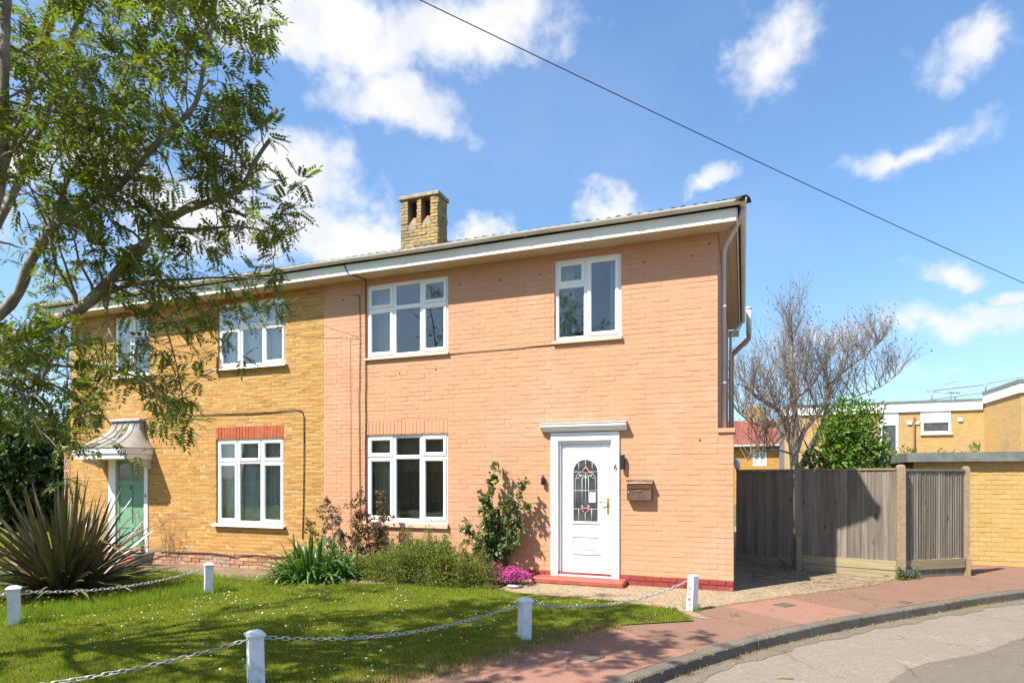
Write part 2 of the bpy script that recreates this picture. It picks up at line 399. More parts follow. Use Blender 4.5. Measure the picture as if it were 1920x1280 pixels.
M['roseleaf'] = leaf('rose_leaf', [(.045,.085,.024), (.07,.125,.03), (.10,.155,.04), (.14,.17,.05)], .35, .35)
M['redleaf'] = leaf('reddish_rose_leaf', [(.10,.05,.025), (.13,.075,.03), (.08,.09,.03), (.16,.08,.04), (.09,.10,.035)], .3)
M['strap'] = leaf('strap_leaf', [(.05,.11,.022), (.075,.15,.03), (.10,.18,.04)], .25, .35)
M['laurel'] = leaf('laurel_leaf', [(.075,.14,.018), (.12,.205,.025), (.165,.26,.035), (.06,.11,.016)], .38, .3, 5.0)
M['darkleaf'] = leaf('dark_hedge_leaf', [(.02,.045,.012), (.035,.07,.016), (.05,.10,.02), (.03,.055,.012)], .3, .45, 4.0)
M['laurel2'] = leaf('hedge_leaf', [(.03,.065,.014), (.055,.11,.018), (.085,.155,.022), (.04,.08,.015)], .3, .4, 4.0)
M['grass'] = leaf('grass_blade', [(.145,.205,.018), (.19,.25,.024), (.24,.285,.034), (.28,.265,.05), (.14,.21,.02)], .4, .6, 1.3, .2)
M['longgrass'] = leaf('long_grass_blade', [(.13,.21,.018), (.17,.27,.025), (.22,.31,.032), (.27,.30,.05)], .4, .55, 1.5, .2)
M['drygrass'] = leaf('dry_grass', [(.36,.27,.11), (.30,.21,.08), (.42,.33,.15), (.22,.22,.06)], .3, .8, 2.0, .1)
M['dryleaf'] = leaf('dry_twiggy_leaf', [(.20,.12,.06), (.26,.17,.09), (.15,.11,.05)], .3, .8)
M['pinkflower'] = leaf('magenta_petal', [(.50,.06,.30), (.62,.10,.40), (.45,.05,.28), (.70,.20,.50)], .3, .6)
M['creamflower'] = leaf('cream_petal', [(.80,.68,.30), (.85,.76,.45), (.78,.60,.20)], .3, .6)
M['daisy'] = pm('daisy_white', (.80,.80,.76), .7)
M['dandelion'] = pm('dandelion_yellow', (.80,.55,.02), .7)
M['violet'] = leaf('violet_petal', [(.10,.05,.30), (.22,.16,.42), (.30,.26,.50)], .25, .6)
def phormium_mat():
    m, nt, b, out = new_mat('phormium_leaf')
    oi = nt.nodes.new('ShaderNodeObjectInfo'); tc = nt.nodes.new('ShaderNodeTexCoord')
    ramp = N(nt, 'ShaderNodeValToRGB', inp={0: oi.outputs['Random']}); el = ramp.color_ramp.elements
    cs = [(.10,.066,.05), (.17,.115,.09), (.08,.09,.026), (.135,.14,.036), (.20,.145,.115), (.065,.048,.034), (.16,.15,.045), (.11,.125,.03), (.20,.12,.065)]
    while len(el) < len(cs): el.new(.5)
    for i, c in enumerate(cs): el[i].position = i / (len(cs) - 1); el[i].color = (*c, 1)
    g = noise(nt, wpos(nt), 3.0, 4)
    c = MIXC(nt, MATH(nt, 'MULTIPLY', SMOOTH(nt, g, .5, .75), .6), ramp.outputs[0], (.16,.17,.04))
    nt.links.new(c, b.inputs['Base Color']); b.inputs['Roughness'].default_value = .38; b.inputs['Specular IOR Level'].default_value = .5
    return m
M['phormium'] = phormium_mat()

def glass_mat(name, tint=(.92,.95,.95), k=2.6, rough=0.0):
    m = bpy.data.materials.new(name); m.use_nodes = True; nt = m.node_tree; nt.nodes.clear()
    out = nt.nodes.new('ShaderNodeOutputMaterial')
    fr = N(nt, 'ShaderNodeFresnel', inp={'IOR': 1.5})
    fac = MATH(nt, 'MULTIPLY', fr.outputs[0], k, clamp=True)
    bp = N(nt, 'ShaderNodeBump', inp={'Height': noise(nt, wpos(nt), 1.6, 2), 'Strength': .12, 'Distance': .02})
    gl = N(nt, 'ShaderNodeBsdfGlossy', inp={'Color': (1, 1, 1, 1), 'Roughness': rough, 'Normal': bp.outputs[0]})
    tr = N(nt, 'ShaderNodeBsdfTransparent', inp={'Color': (*tint, 1)})
    mx = N(nt, 'ShaderNodeMixShader', inp={0: fac, 1: tr.outputs[0], 2: gl.outputs[0]}); nt.links.new(mx.outputs[0], out.inputs[0])
    return m
M['glass'] = glass_mat('window_glass', (.86,.90,.90), 3.3)
M['doorglass'] = glass_mat('door_glass', (.45,.46,.46), 2.2)
def net_mat(name, lace=False, col=(.55,.60,.60), dens=.5):
    m = bpy.data.materials.new(name); m.use_nodes = True; nt = m.node_tree; nt.nodes.clear()
    out = nt.nodes.new('ShaderNodeOutputMaterial'); p = wpos(nt)
    df = N(nt, 'ShaderNodeBsdfDiffuse', inp={'Color': (*col, 1)}); tl = N(nt, 'ShaderNodeBsdfTranslucent', inp={'Color': (*col, 1)})
    a = N(nt, 'ShaderNodeAddShader', inp={0: df.outputs[0], 1: tl.outputs[0]})
    tr = N(nt, 'ShaderNodeBsdfTransparent')
    fac = MATH(nt, 'ADD', MATH(nt, 'MULTIPLY', noise(nt, p, 2.0, 3, sx=(9, 1, .8)), .5), dens - .25)
    if lace:
        sep = N(nt, 'ShaderNodeSeparateXYZ', inp={0: p})
        vo = N(nt, 'ShaderNodeTexVoronoi', inp={'Vector': p, 'Scale': 17.0})
        la = SMOOTH(nt, vo.outputs['Distance'], .55, .2)
        low = SMOOTH(nt, sep.outputs[2], lace + .02, lace - .02)
        fac = MATH(nt, 'ADD', fac, MATH(nt, 'MULTIPLY', MATH(nt, 'MULTIPLY', la, low), .45), clamp=True)
    mx = N(nt, 'ShaderNodeMixShader', inp={0: fac, 1: tr.outputs[0], 2: a.outputs[0]}); nt.links.new(mx.outputs[0], out.inputs[0])
    return m
M['net'] = net_mat('net_curtain', False, (.55,.58,.56), .45); M['lace'] = net_mat('lace_curtain', 1.55, (.80,.86,.83), .70); M['laceup'] = net_mat('lace_curtain_upper', 4.2, (.80,.85,.86), .80)
M['drape'] = pm('pale_curtain', (.64,.64,.56), .9, (.54,.55,.48), 3.0, stretch=(9, 9, .4))
M['blind'] = pm('green_grey_blind', (.40,.47,.43), .9)

# ground surfaces
def ground_mats():
    m, nt, b, out = new_mat('lawn_turf'); p = wpos(nt)
    f1 = SMOOTH(nt, noise(nt, p, 1.3, 5, .6), .35, .7); f2 = SMOOTH(nt, noise(nt, p, 34.0, 4, .7), .35, .7); f3 = SMOOTH(nt, noise(nt, VM(nt, 'ADD', p, (5, 9, 0)), 2.2, 6, .7), .56, .72)
    c = MIXC(nt, f1, (.14,.155,.014), (.20,.20,.022)); c = MIXC(nt, f2, c, (.09,.105,.010)); c = MIXC(nt, MATH(nt, 'MULTIPLY', f3, .55), c, (.25,.19,.06))
    nt.links.new(c, b.inputs['Base Color']); b.inputs['Roughness'].default_value = .95; b.inputs['Specular IOR Level'].default_value = .05
    bump(nt, b, noise(nt, p, 60.0, 5, .75), 1.0, .03); M['lawn'] = m
    m, nt, b, out = new_mat('exposed_aggregate'); p = wpos(nt)
    v = N(nt, 'ShaderNodeTexVoronoi', inp={'Vector': p, 'Scale': 55.0})
    c = MIXC(nt, SMOOTH(nt, N(nt, 'ShaderNodeSeparateColor', inp={0: v.outputs['Color']}).outputs[0], .1, .9), (.205,.148,.092), (.375,.29,.195))
    c = MIXC(nt, MATH(nt, 'MULTIPLY', SMOOTH(nt, noise(nt, p, 3.0, 6, .7), .48, .68), .6), c, (.19,.145,.10))
    sep = N(nt, 'ShaderNodeSeparateXYZ', inp={0: p})
    moss = MATH(nt, 'MULTIPLY', SMOOTH(nt, noise(nt, p, 4.5, 7, .75, sx=(1, 2.2, 1)), .42, .66), MATH(nt, 'MULTIPLY', SMOOTH(nt, sep.outputs[1], .1, 1.2), SMOOTH(nt, sep.outputs[0], .15, .5)))
    c = MIXC(nt, MATH(nt, 'MULTIPLY', moss, .9), c, (.05,.042,.03))
    nt.links.new(c, b.inputs['Base Color']); b.inputs['Roughness'].default_value = .95; b.inputs['Specular IOR Level'].default_value = .1
    bump(nt, b, v.outputs['Distance'], .7, .012); M['aggregate'] = m
    def tarmac(name, a, b_, c_, sc_=120.0, st=.55):
        m, nt, b, out = new_mat(name); p = wpos(nt)
        g = noise(nt, p, sc_, 3, .8); c = MIXC(nt, SMOOTH(nt, g, .35, .68), a, b_)
        c = MIXC(nt, MATH(nt, 'MULTIPLY', SMOOTH(nt, noise(nt, p, 1.7, 6, .65), .42, .68), st), c, c_)
        c = MIXC(nt, MATH(nt, 'MULTIPLY', SMOOTH(nt, noise(nt, p, 22.0, 5, .7), .60, .70), .5), c, tuple(x * .5 for x in a))
        c = MIXC(nt, MATH(nt, 'MULTIPLY', SMOOTH(nt, noise(nt, VM(nt, 'ADD', p, (9, 4, 0)), 6.0, 7, .75), .55, .7), .45), c, tuple(min(1, x * 1.25) for x in b_))
        wv = VM(nt, 'ADD', p, VM(nt, 'SCALE', N(nt, 'ShaderNodeTexNoise', inp={'Vector': p, 'Scale': 3.0, 'Detail': 5.0}).outputs['Color'], .35))
        ck = N(nt, 'ShaderNodeTexVoronoi', feature='DISTANCE_TO_EDGE', inp={'Vector': wv, 'Scale': .8})
        crack = MATH(nt, 'MULTIPLY', SMOOTH(nt, ck.outputs['Distance'], .012, .004), SMOOTH(nt, noise(nt, p, .9, 3), .48, .56))
        c = MIXC(nt, MATH(nt, 'MULTIPLY', crack, .38), c, tuple(x * .3 for x in a))
        nt.links.new(c, b.inputs['Base Color']); b.inputs['Roughness'].default_value = .95; b.inputs['Specular IOR Level'].default_value = .12
        bump(nt, b, g, .6, .006); return m
    M['bay_brown'] = tarmac('brown_pavement', (.168,.097,.069), (.24,.145,.104), (.21,.135,.094))
    M['bay_pink'] = tarmac('pink_pavement', (.235,.118,.083), (.31,.168,.122), (.25,.15,.11))
    M['kerb'] = tarmac('kerb_concrete', (.115,.10,.08), (.19,.17,.14), (.085,.075,.06), 90.0)
    M['road'] = tarmac('pale_road', (.165,.138,.105), (.275,.235,.185), (.20,.165,.125), 75.0, .6)
    M['roadpatch'] = tarmac('road_patch', (.12,.10,.078), (.185,.16,.128), (.137,.115,.09), 75.0)
    M['gutterdirt'] = tarmac('gutter_dirt', (.11,.09,.065), (.22,.185,.14), (.15,.12,.085), 60.0)
    M['iron'] = pm('iron_cover', (.09,.075,.05), .7, (.14,.12,.08), 30.0, bscale=120.0, bstr=.8)
ground_mats()
# ------------------------------------------------------------------ ground, road, kerb, pavement
def ngon(name, pts, z, mat):
    mb = MB(); mb.add([(p[0], p[1], z if len(p) < 3 else p[2]) for p in pts], [tuple(range(len(pts)))])
    o = mb.build(name, mat, fix=False)
    if o.data.polygons[0].normal.z < 0: o.data.flip_normals()
    return o
base = ngon('ground', [(-900, -900), (900, -900), (900, 900), (-900, 900)], -0.2, pm('rough_ground', (.09,.10,.035), .95, (.14,.12,.06), .8, bscale=9.0, bstr=.6, bdist=.03))
structure(base)
KP = [(-6.6, -17.5), (-4.9, -13.6), (-3.3, -10.1), (-1.9, -7.1), (-.54, -4.38), (.09, -3.23), (.93, -1.99), (2.21, -.48), (4.07, 1.5), (6.4, 3.5), (9.5, 5.6), (14, 8.0), (22, 11.5)]
def catmull(P, n=24):
    out = []
    for i in range(1, len(P) - 2):
        p0, p1, p2, p3 = [Vector((*P[i + k], 0)) for k in (-1, 0, 1, 2)]
        for k in range(n):
            t = k / n
            out.append(0.5 * ((2 * p1) + (p2 - p0) * t + (2*p0 - 5*p1 + 4*p2 - p3) * t*t + (3*p1 - p0 - 3*p2 + p3) * t**3))
    out.append(Vector((*P[-2], 0))); return out
KC = catmull(KP)
KS = [0.0]
for a, b in zip(KC, KC[1:]): KS.append(KS[-1] + (b - a).length)
def kat(s):
    s = max(0, min(KS[-1] - 1e-4, s))
    import bisect
    i = min(max(bisect.bisect_right(KS, s) - 1, 0), len(KC) - 2)
    t = (s - KS[i]) / (KS[i+1] - KS[i]); p = KC[i].lerp(KC[i+1], t)
    d = (KC[min(i+2, len(KC)-1)] - KC[max(i-1, 0)]).normalized()
    return p, Vector((-d.y, d.x, 0))
def knear(q):
    q = Vector((q[0], q[1], 0)); return min(zip(KS, KC), key=lambda t: (t[1] - q).length)[0]
def kp(s, off, z):
    p, n = kat(s); v = p + n * off; return (v.x, v.y, z)
# road to the right of the kerb line
pts = [kp(s, 0.06, 0) for s in [KS[-1] * i / 60 for i in range(61)]]
right = [kp(s, -9.0, 0) for s in [KS[-1] * i / 30 for i in range(30, -1, -1)]]
structure(ngon('road', [(p[0], p[1]) for p in pts + right], -0.112, M['road']))
def strip(name, s0, s1, o0, o1, z, mat, n=24):
    mb = MB()
    for i in range(n):
        a = s0 + (s1 - s0) * i / n; b = s0 + (s1 - s0) * (i + 1) / n
        mb.add([kp(a, o0(a) if callable(o0) else o0, z), kp(b, o0(b) if callable(o0) else o0, z), kp(b, o1(b) if callable(o1) else o1, z), kp(a, o1(a) if callable(o1) else o1, z)], [(0, 1, 2, 3)])
    o = mb.build(name, mat, fix=False)
    if o.data.polygons[0].normal.z < 0: o.data.flip_normals()
    return o
s_ref = knear((.93, -1.99))
structure(strip('road_gutter', 2, KS[-1] - 1, 0.05, lambda s: -.17 + .03 * math.sin(s * 5) + .025 * math.sin(s * 13), -0.108, M['gutterdirt'], 160))
structure(strip('road_patch', s_ref - 1.0, s_ref + 9, lambda s: -1.15 + .05 * math.sin(3 * s), lambda s: -2.3 + .06 * math.sin(2 * s + 1), -0.1085, M['roadpatch']))
# kerb stones
kerb = bpy.data.objects.new('kerb', None); COL.objects.link(kerb); structure(kerb)
s = 4.0; i = 0
while s < s_ref + 13:
    L = 0.915; mb = MB(); n = 4; e = .006; V = []
    dz = random.uniform(-.004, .004); do = random.uniform(-.005, .005)
    prof = [(-.012 + do, -.16), (-.002 + do, -.012 + dz), (.012 + do, .002 + dz), (.122 + do, .003 + dz), (.125 + do, -.16)]
    for k in range(n + 1):
        ss = s + e + (L - 2 * e) * k / n
        V += [kp(ss, o, z) for (o, z) in prof]
    m = len(prof); F_ = [(k*m + j, k*m + (j+1) % m, (k+1)*m + (j+1) % m, (k+1)*m + j) for k in range(n) for j in range(m)]
    F_ += [tuple(range(m)), tuple(n*m + j for j in range(m-1, -1, -1))]
    mb.add(V, F_); o = mb.build('kerb_stone', M['kerb'], kerb)
    s += L
# pavement bays
pav = bpy.data.objects.new('pavement', None); COL.objects.link(pav); structure(pav)
J = [knear(p) for p in ((-.85, -5.0), (-.044, -3.228), (.60, -2.2), (.93, -1.93), (1.703, -.92))]
J[3] = max(J[3], J[2] + .55)
cuts = [J[0] - 1.5 * k for k in range(6, 0, -1)] + J + [J[-1] + .95 * k for k in range(1, 12)]
def inner(s):
    t = (s - J[4] - 1.9) / 2.6
    return 1.25 + max(0, min(1, t)) ** 2 * 1.95
for a, b in zip(cuts, cuts[1:]):
    pink = abs(a - J[0]) < .01 or abs(a - J[3]) < .01
    mb = MB(); n = 4; g = .007; V = []; z = random.uniform(-.003, .002)
    for k in range(n + 1):
        ss = a + g + (b - a - 2 * g) * k / n
        V += [kp(ss, .134, z), kp(ss, inner(ss), z), kp(ss, inner(ss), z - .06), kp(ss, .134, z - .06)]
    F_ = [(k*4 + j, k*4 + (j+1) % 4, (k+1)*4 + (j+1) % 4, (k+1)*4 + j) for k in range(n) for j in range(4)] + [(0, 1, 2, 3), tuple(n*4 + j for j in (3, 2, 1, 0))]
    mb.add(V, F_)
    o = mb.build('paving_bay', M['bay_pink' if pink else 'bay_brown'], pav)
    if pink: o['label'] = 'pale pink concrete bay'
structure(strip('pavement_bed', 3, KS[-1] - 2, .1, lambda s: inner(s) + .1, -0.03, pm('joint_dirt', (.20,.15,.09), 1.0, (.30,.23,.13), 20.0), 60))
# concrete apron in front of the door and round the gate
ap = [(-2.98, -1.0), (-2.67, -1.22), (-1.9, -1.28), (-1.2, -1.32), (-.45, -1.50), (-.16, -1.85), (.0, -1.9)]
ss = [J[2] - .4 + i * .45 for i in range(16)]
ap += [kp(s, inner(s) - .02, 0)[:2] for s in ss if kp(s, 1.3, 0)[1] > -1.8]
ap += [(9, 6.5), (9, 12), (.0, 12), (.0, .03), (-3.0, .03)]
structure(ngon('concrete_apron', ap, 0.005, M['aggregate']))
# lawn
LAWN = [(-.18, -2.05), (-.42, -1.52), (-1.2, -1.30), (-1.9, -1.26), (-2.67, -1.20), (-3.0, -.98), (-3.6, -1.02), (-4.4, -1.15), (-5.2, -1.4), (-6.3, -1.62), (-7.0, -1.7), (-8.2, -1.75), (-9.6, -1.5), (-14.2, -1.3), (-14.2, 3), (-40, 3), (-40, -20)]
se = [knear((-.04, -3.23)) - .1 - i * .6 for i in range(22)]
edge = [kp(s, 1.30 + .05 * math.sin(s * 2.3) + .03 * math.sin(s * 7), 0)[:2] for s in se if s > 1]
LAWN = LAWN + edge[::-1]
lawn = structure(ngon('lawn', LAWN, 0.012, M['lawn']))
from mathutils.geometry import tessellate_polygon
def inside(x, y, P):
    c = False; n = len(P); j = n - 1
    for i in range(n):
        if (P[i][1] > y) != (P[j][1] > y) and x < (P[j][0] - P[i][0]) * (y - P[i][1]) / (P[j][1] - P[i][1]) + P[i][0]: c = not c
        j = i
    return c
# planting beds (soil falls a little towards the yellow house)
mb = MB()
mb.add([(-14.2, -1.9, .02), (-9.6, -1.6, .022), (-7.0, -1.78, .022), (-6.3, -1.68, .022), (-5.2, -1.46, .022), (-4.4, -1.2, .022), (-3.0, -1.02, .022), (-2.9, .02, .03), (-6.75, .02, .02), (-6.95, .02, -.13), (-10.9, .02, -.14), (-14.2, .02, -.14)],
       [(0, 1, 10, 11), (1, 2, 9, 10), (2, 3, 8, 9), (3, 4, 8), (4, 5, 8), (5, 6, 7, 8)])
structure(mb.build('flower_bed', M['soil'], fix=False))
# utility covers set in the pavement
for (px, py, w, d, lab) in ((1107, 1232, .17, .12, 'small rectangular iron cover in the pink bay by the lawn edge'), (1470, 1134, .20, .13, 'iron stopcock cover in the pink bay beside the concrete apron'), (1697, 1129, .09, .07, 'tiny iron cover near the kerb in the brown pavement')):
    p = ground(px, py); s0 = knear(p); _, nn = kat(s0); tt = Vector((nn.y, -nn.x, 0))
    t = thing('utility_cover', lab, 'cover', (p.x, p.y, 0.0))
    mb = MB(); mb.obox((p.x, p.y, .001), tt * w / 2, nn * d / 2, Vector((0, 0, .004))); mb.build('lid', M['iron'], t)
    mb = MB()
    for sx in (-1, 1):
        mb.obox(Vector((p.x, p.y, .001)) + tt * sx * (w / 2 + .012), tt * .009, nn * (d / 2 + .02), Vector((0, 0, .006)))
        mb.obox(Vector((p.x, p.y, .001)) + nn * sx * (d / 2 + .012), tt * (w / 2 + .002), nn * .009, Vector((0, 0, .0055)))
    mb.build('cover_frame', M['iron'], t)

# ------------------------------------------------------------------ brickwork
def rect_sub(r, openings):
    out = [r]
    for (a, b, c, d) in openings:
        nx = []
        for (x0, x1, z0, z1) in out:
            if x1 <= a or x0 >= b or z1 <= c or z0 >= d: nx.append((x0, x1, z0, z1)); continue
            if x0 < a: nx.append((x0, a, z0, z1))
            if x1 > b: nx.append((b, x1, z0, z1))
            if z0 < c: nx.append((max(x0, a), min(x1, b), z0, c))
            if z1 > d: nx.append((max(x0, a), min(x1, b), d, z1))
        out = nx
    return [q for q in out if q[1] - q[0] > .02 and q[3] - q[2] > .015]
def brick_pieces(u0, u1, z0, z1, openings, course=.075, L=.225, joint=.010, vj=None):
    vj = joint if vj is None else vj
    res = []; r0 = math.floor(z0 / course + 1e-6); r = r0
    while r * course < z1 - .01:
        par = .5 * (r % 2); za = max(r * course, z0); zb = min((r + 1) * course, z1)
        k = math.floor(u0 / L + par)
        while (k - par) * L < u1 - .005:
            a = max((k - par) * L, u0); b = min((k + 1 - par) * L, u1)
            if b - a > .02 and zb - za > .02:
                for q in rect_sub((a, b, za, zb), openings):
                    x0, x1, c, d = q
                    res.append((x0 + vj / 2, x1 - vj / 2, c + joint / 2, d - joint / 2, abs(b - a - L) < .001 and abs(zb - za - course) < .001 and q == (a, b, za, zb)))
            k += 1
        r += 1
    return res
def lay_bricks(wall, u0, u1, z0, z1, openings, frame, mat, proud=.008, jit=.0025, course=.075, L=.225, joint=.010, single=300, bev=.004, tilt=.006, stuffname='brickwork', vj=None):
    """frame(u, n, z) -> world point; u along the wall, n out of the wall"""
    P = brick_pieces(u0, u1, z0, z1, openings, course, L, joint, vj)
    full = [q for q in P if q[4]]
    full.sort(key=lambda q: (Vector(frame((q[0]+q[1])/2, 0, (q[2]+q[3])/2)) - CAM).length)
    one = set(full[:single]) if single else set()
    rnd = random.Random(int(u0 * 100) + int(z1 * 10))
    def geo(w, h, d, tl):
        a, b = w / 2, h / 2; t1 = rnd.uniform(-tl, tl); t2 = rnd.uniform(-tl, tl); e = bev
        vs = [(-a, -.004, -b), (a, -.004, -b), (a, -.004, b), (-a, -.004, b)]
        for (x, z) in ((-a + e, -b + e), (a - e, -b + e), (a - e, b - e), (-a + e, b - e)):
            vs.append((x + rnd.uniform(-.0015, .0015), d + t1 * x / a * .3 + t2 * z / b * .3 if tl else d, z + rnd.uniform(-.0015, .0015)))
        return vs, [(4, 5, 6, 7), (0, 1, 5, 4), (1, 2, 6, 5), (2, 3, 7, 6), (3, 0, 4, 7)]
    o0 = Vector(frame(0, 0, 0)); U = Vector(frame(1, 0, 0)) - o0; Nn = Vector(frame(0, 1, 0)) - o0
    shared = []
    if one:
        q = next(iter(one)); w = L - (joint if vj is None else vj); h = course - joint
        for k in range(8):
            vs, fs = geo(w, h, proud + (k - 3.5) * jit * .45, tilt)
            me = bpy.data.meshes.new('brick'); me.from_pydata([tuple(U * v[0] + Nn * v[1] + Vector((0, 0, v[2]))) for v in vs], [], [tuple(f) for f in fs])
            me.materials.append(mat); me.update(); shared.append(me)
    mb = MB()
    for q in P:
        cu, cz = (q[0] + q[1]) / 2, (q[2] + q[3]) / 2
        if q in one:
            place(bpy.data.objects.new('brick', rnd.choice(shared)), wall, frame(cu, 0, cz)); continue
        vs, fs = geo(q[1] - q[0], q[3] - q[2], proud + rnd.uniform(-jit, jit) * 1.6, tilt)
        c = Vector(frame(cu, 0, cz)); mb.add([c + U * v[0] + Nn * v[1] + Vector((0, 0, v[2])) for v in vs], fs)
    if mb.v: stuff(mb.build(stuffname, mat, wall, fix=False))
def wall_sheet(name, u0, u1, z0, z1, openings, frame, mat, parent, reveal=.14, revmat=None):
    us = sorted(set([u0, u1] + [o[i] for o in openings for i in (0, 1)])); zs = sorted(set([z0, z1] + [o[i] for o in openings for i in (2, 3)]))
    mb = MB()
    for a, b in zip(us, us[1:]):
        for c, d in zip(zs, zs[1:]):
            if any(o[0] <= (a+b)/2 <= o[1] and o[2] <= (c+d)/2 <= o[3] for o in openings): continue
            mb.add([frame(a, 0, c), frame(b, 0, c), frame(b, 0, d), frame(a, 0, d)], [(0, 1, 2, 3)])
    for (a, b, c, d) in openings:
        for (p, q) in (((a, c), (b, c)), ((b, c), (b, d)), ((b, d), (a, d)), ((a, d), (a, c))):
            mb.add([frame(p[0], .004, p[1]), frame(q[0], .004, q[1]), frame(q[0], -reveal, q[1]), frame(p[0], -reveal, p[1])], [(0, 1, 2, 3)], 1)
    return mb.build(name, [mat, revmat or mat], parent, fix=False)
FRONT = lambda u, n, z: (u, -n, z)

# ------------------------------------------------------------------ windows
def glazing(mb, x0, x1, z0, z1, y):
    mb.add([(x0, y, z0), (x1, y, z0), (x1, y, z1), (x0, y, z1)], [(0, 1, 2, 3)])
def window(house, x0, x1, z0, z1, cols, cells, sill, y=.030, label=None, fw=.052, sw=.058, curtains=None, name='window'):
    """cols = mullion positions, cells = (col index from, to, za, zb, opens)"""
    mb = MB(); d = .06
    mb.ring(x0, x1, z0, z1, [(0, y), (fw - .012, y), (fw, y + .012), (fw, y + d), (0, y + d)])
    edges = [x0 + fw - .03] + list(cols) + [x1 - fw + .03]
    frame = None
    for m_ in cols:
        zl = [c for c in cells]
        mb.box(m_ - .030, m_ + .030, y + .001, y + d, z0 + fw - .005, z1 - fw + .005)
    for (i, j, za, zb, op) in cells:   # transoms
        if zb < z1 - .1: mb.box(edges[i] + .029, edges[j] - .029, y + .002, y + d - .002, zb - .026, zb + .026)
    w = mb.build(name, M['white'], house)
    if label: w['label'] = label
    for (i, j, za, zb, op) in cells:
        a = edges[i] + .030; b = edges[j] - .030
        c = za + (.026 if za > z0 + .1 else fw - .004); e = zb - (.026 if zb < z1 - .1 else fw - .004)
        if op:
            g = .004
            mb = MB(); mb.ring(a - .012 + g, b + .012 - g, c - .012 + g, e + .012 - g, [(0, y - .004), (.004, y - .016), (sw - .016, y - .016), (sw, y - .002), (sw, y + .03), (0, y + .03)])
            mb.build('sash', M['white'], w)
            gl = MB(); glazing(gl, a + sw - .02, b - sw + .02, c + sw - .02, e - sw + .02, y + .012)
        else:
            mb = MB(); mb.ring(a - .001, b + .001, c - .001, e + .001, [(0, y + .006), (.012, y + .014), (.012, y + .04), (0, y + .04)])
            mb.build('glazing_bead', M['white'], w)
            gl = MB(); glazing(gl, a + .008, b - .008, c + .008, e - .008, y + .026)
        gl.build('pane', M['glass'], w, fix=False)
    if sill == 'pvc':
        mb = MB(); mb.prism([(y + .02, z0 + .004), (-.085, z0 - .020), (-.088, z0 - .05), (-.07, z0 - .05), (-.066, z0 - .03), (y + .02, z0 - .03)], 'x', x0 - .05, x1 + .05); mb.build('sill', M['white'], w)
    elif sill:
        mb = MB(); mb.prism([(y + .02, z0 + .003), (-.045, z0 - .010), (-.05, z0 - .016), (-.05, z0 - sill), (y + .02, z0 - sill)], 'x', x0 - .02, x1 + .012); mb.build('sill', M['sillpaint'], w)
    for cu in (curtains or []):
        kind, xa, xb, za, zb, yy = cu[:6]; mat = M[cu[6]]
        mb = MB(); n = max(8, int((xb - xa) / .012)); rows = 2; V = []
        ph = random.uniform(0, 6)
        for r_ in range(rows):
            z = za + (zb - za) * r_ / (rows - 1)
            for k in range(n + 1):
                x = xa + (xb - xa) * k / n
                amp = .022 if kind == 'net' else .03
                V.append((x, yy + amp * math.sin(x * (52 if kind == 'net' else 60) + ph + .7 * math.sin(x * 13)) + (.01 * math.sin(x * 23 + r_)), z))
        mb.add(V, [(k, k + 1, n + 2 + k, n + 1 + k) for k in range(n)], smooth=True)
        mb.build('curtain', mat, w, fix=False)
    return w
M['sillpaint'] = pm('painted_sill', (.68,.42,.29), .7, (.62,.48,.38), 9.0, .45, .75)
# ------------------------------------------------------------------ the pair of houses
ZS = 5.11           # soffit level
EY = -.36; EX = .25; YB_ = 6.3; XP = -6.8; XL = -13.6
PITCH = math.tan(R(20.0)); RZ0 = 5.328; YR = 3.15
def soldiers(wall, x0, x1, z0, z1, mat, proud=.009):
    n = max(1, round((x1 - x0) / .075)); w = (x1 - x0) / n
    me = []
    for k in range(3):
        mb = MB(); a, b = w / 2 - .005, (z1 - z0) / 2 - .005; e = .004; d = proud + (k - 1) * .002
        mb.add([(-a, .004, -b), (a, .004, -b), (a, .004, b), (-a, .004, b), (-a+e, -d, -b+e), (a-e, -d, -b+e), (a-e, -d, b-e), (-a+e, -d, b-e)], [(4,5,6,7),(0,1,5,4),(1,2,6,5),(2,3,7,6),(3,0,4,7)])
        m = bpy.data.meshes.new('soldier_brick'); m.from_pydata(mb.v, [], mb.f); m.materials.append(mat); m.update(); me.append(m)
    for k in range(n):
        place(bpy.data.objects.new('soldier_brick', random.choice(me)), wall, (x0 + (k + .5) * w, 0, (z0 + z1) / 2))
def gutter_profile(r=.056, t=.004):
    o = [(r * math.cos(a), r * math.sin(a)) for a in [math.pi + math.pi * k / 10 for k in range(11)]]
    i = [((r - t) * math.cos(a), (r - t) * math.sin(a)) for a in [2 * math.pi - math.pi * k / 10 for k in range(11)]]
    return o + i
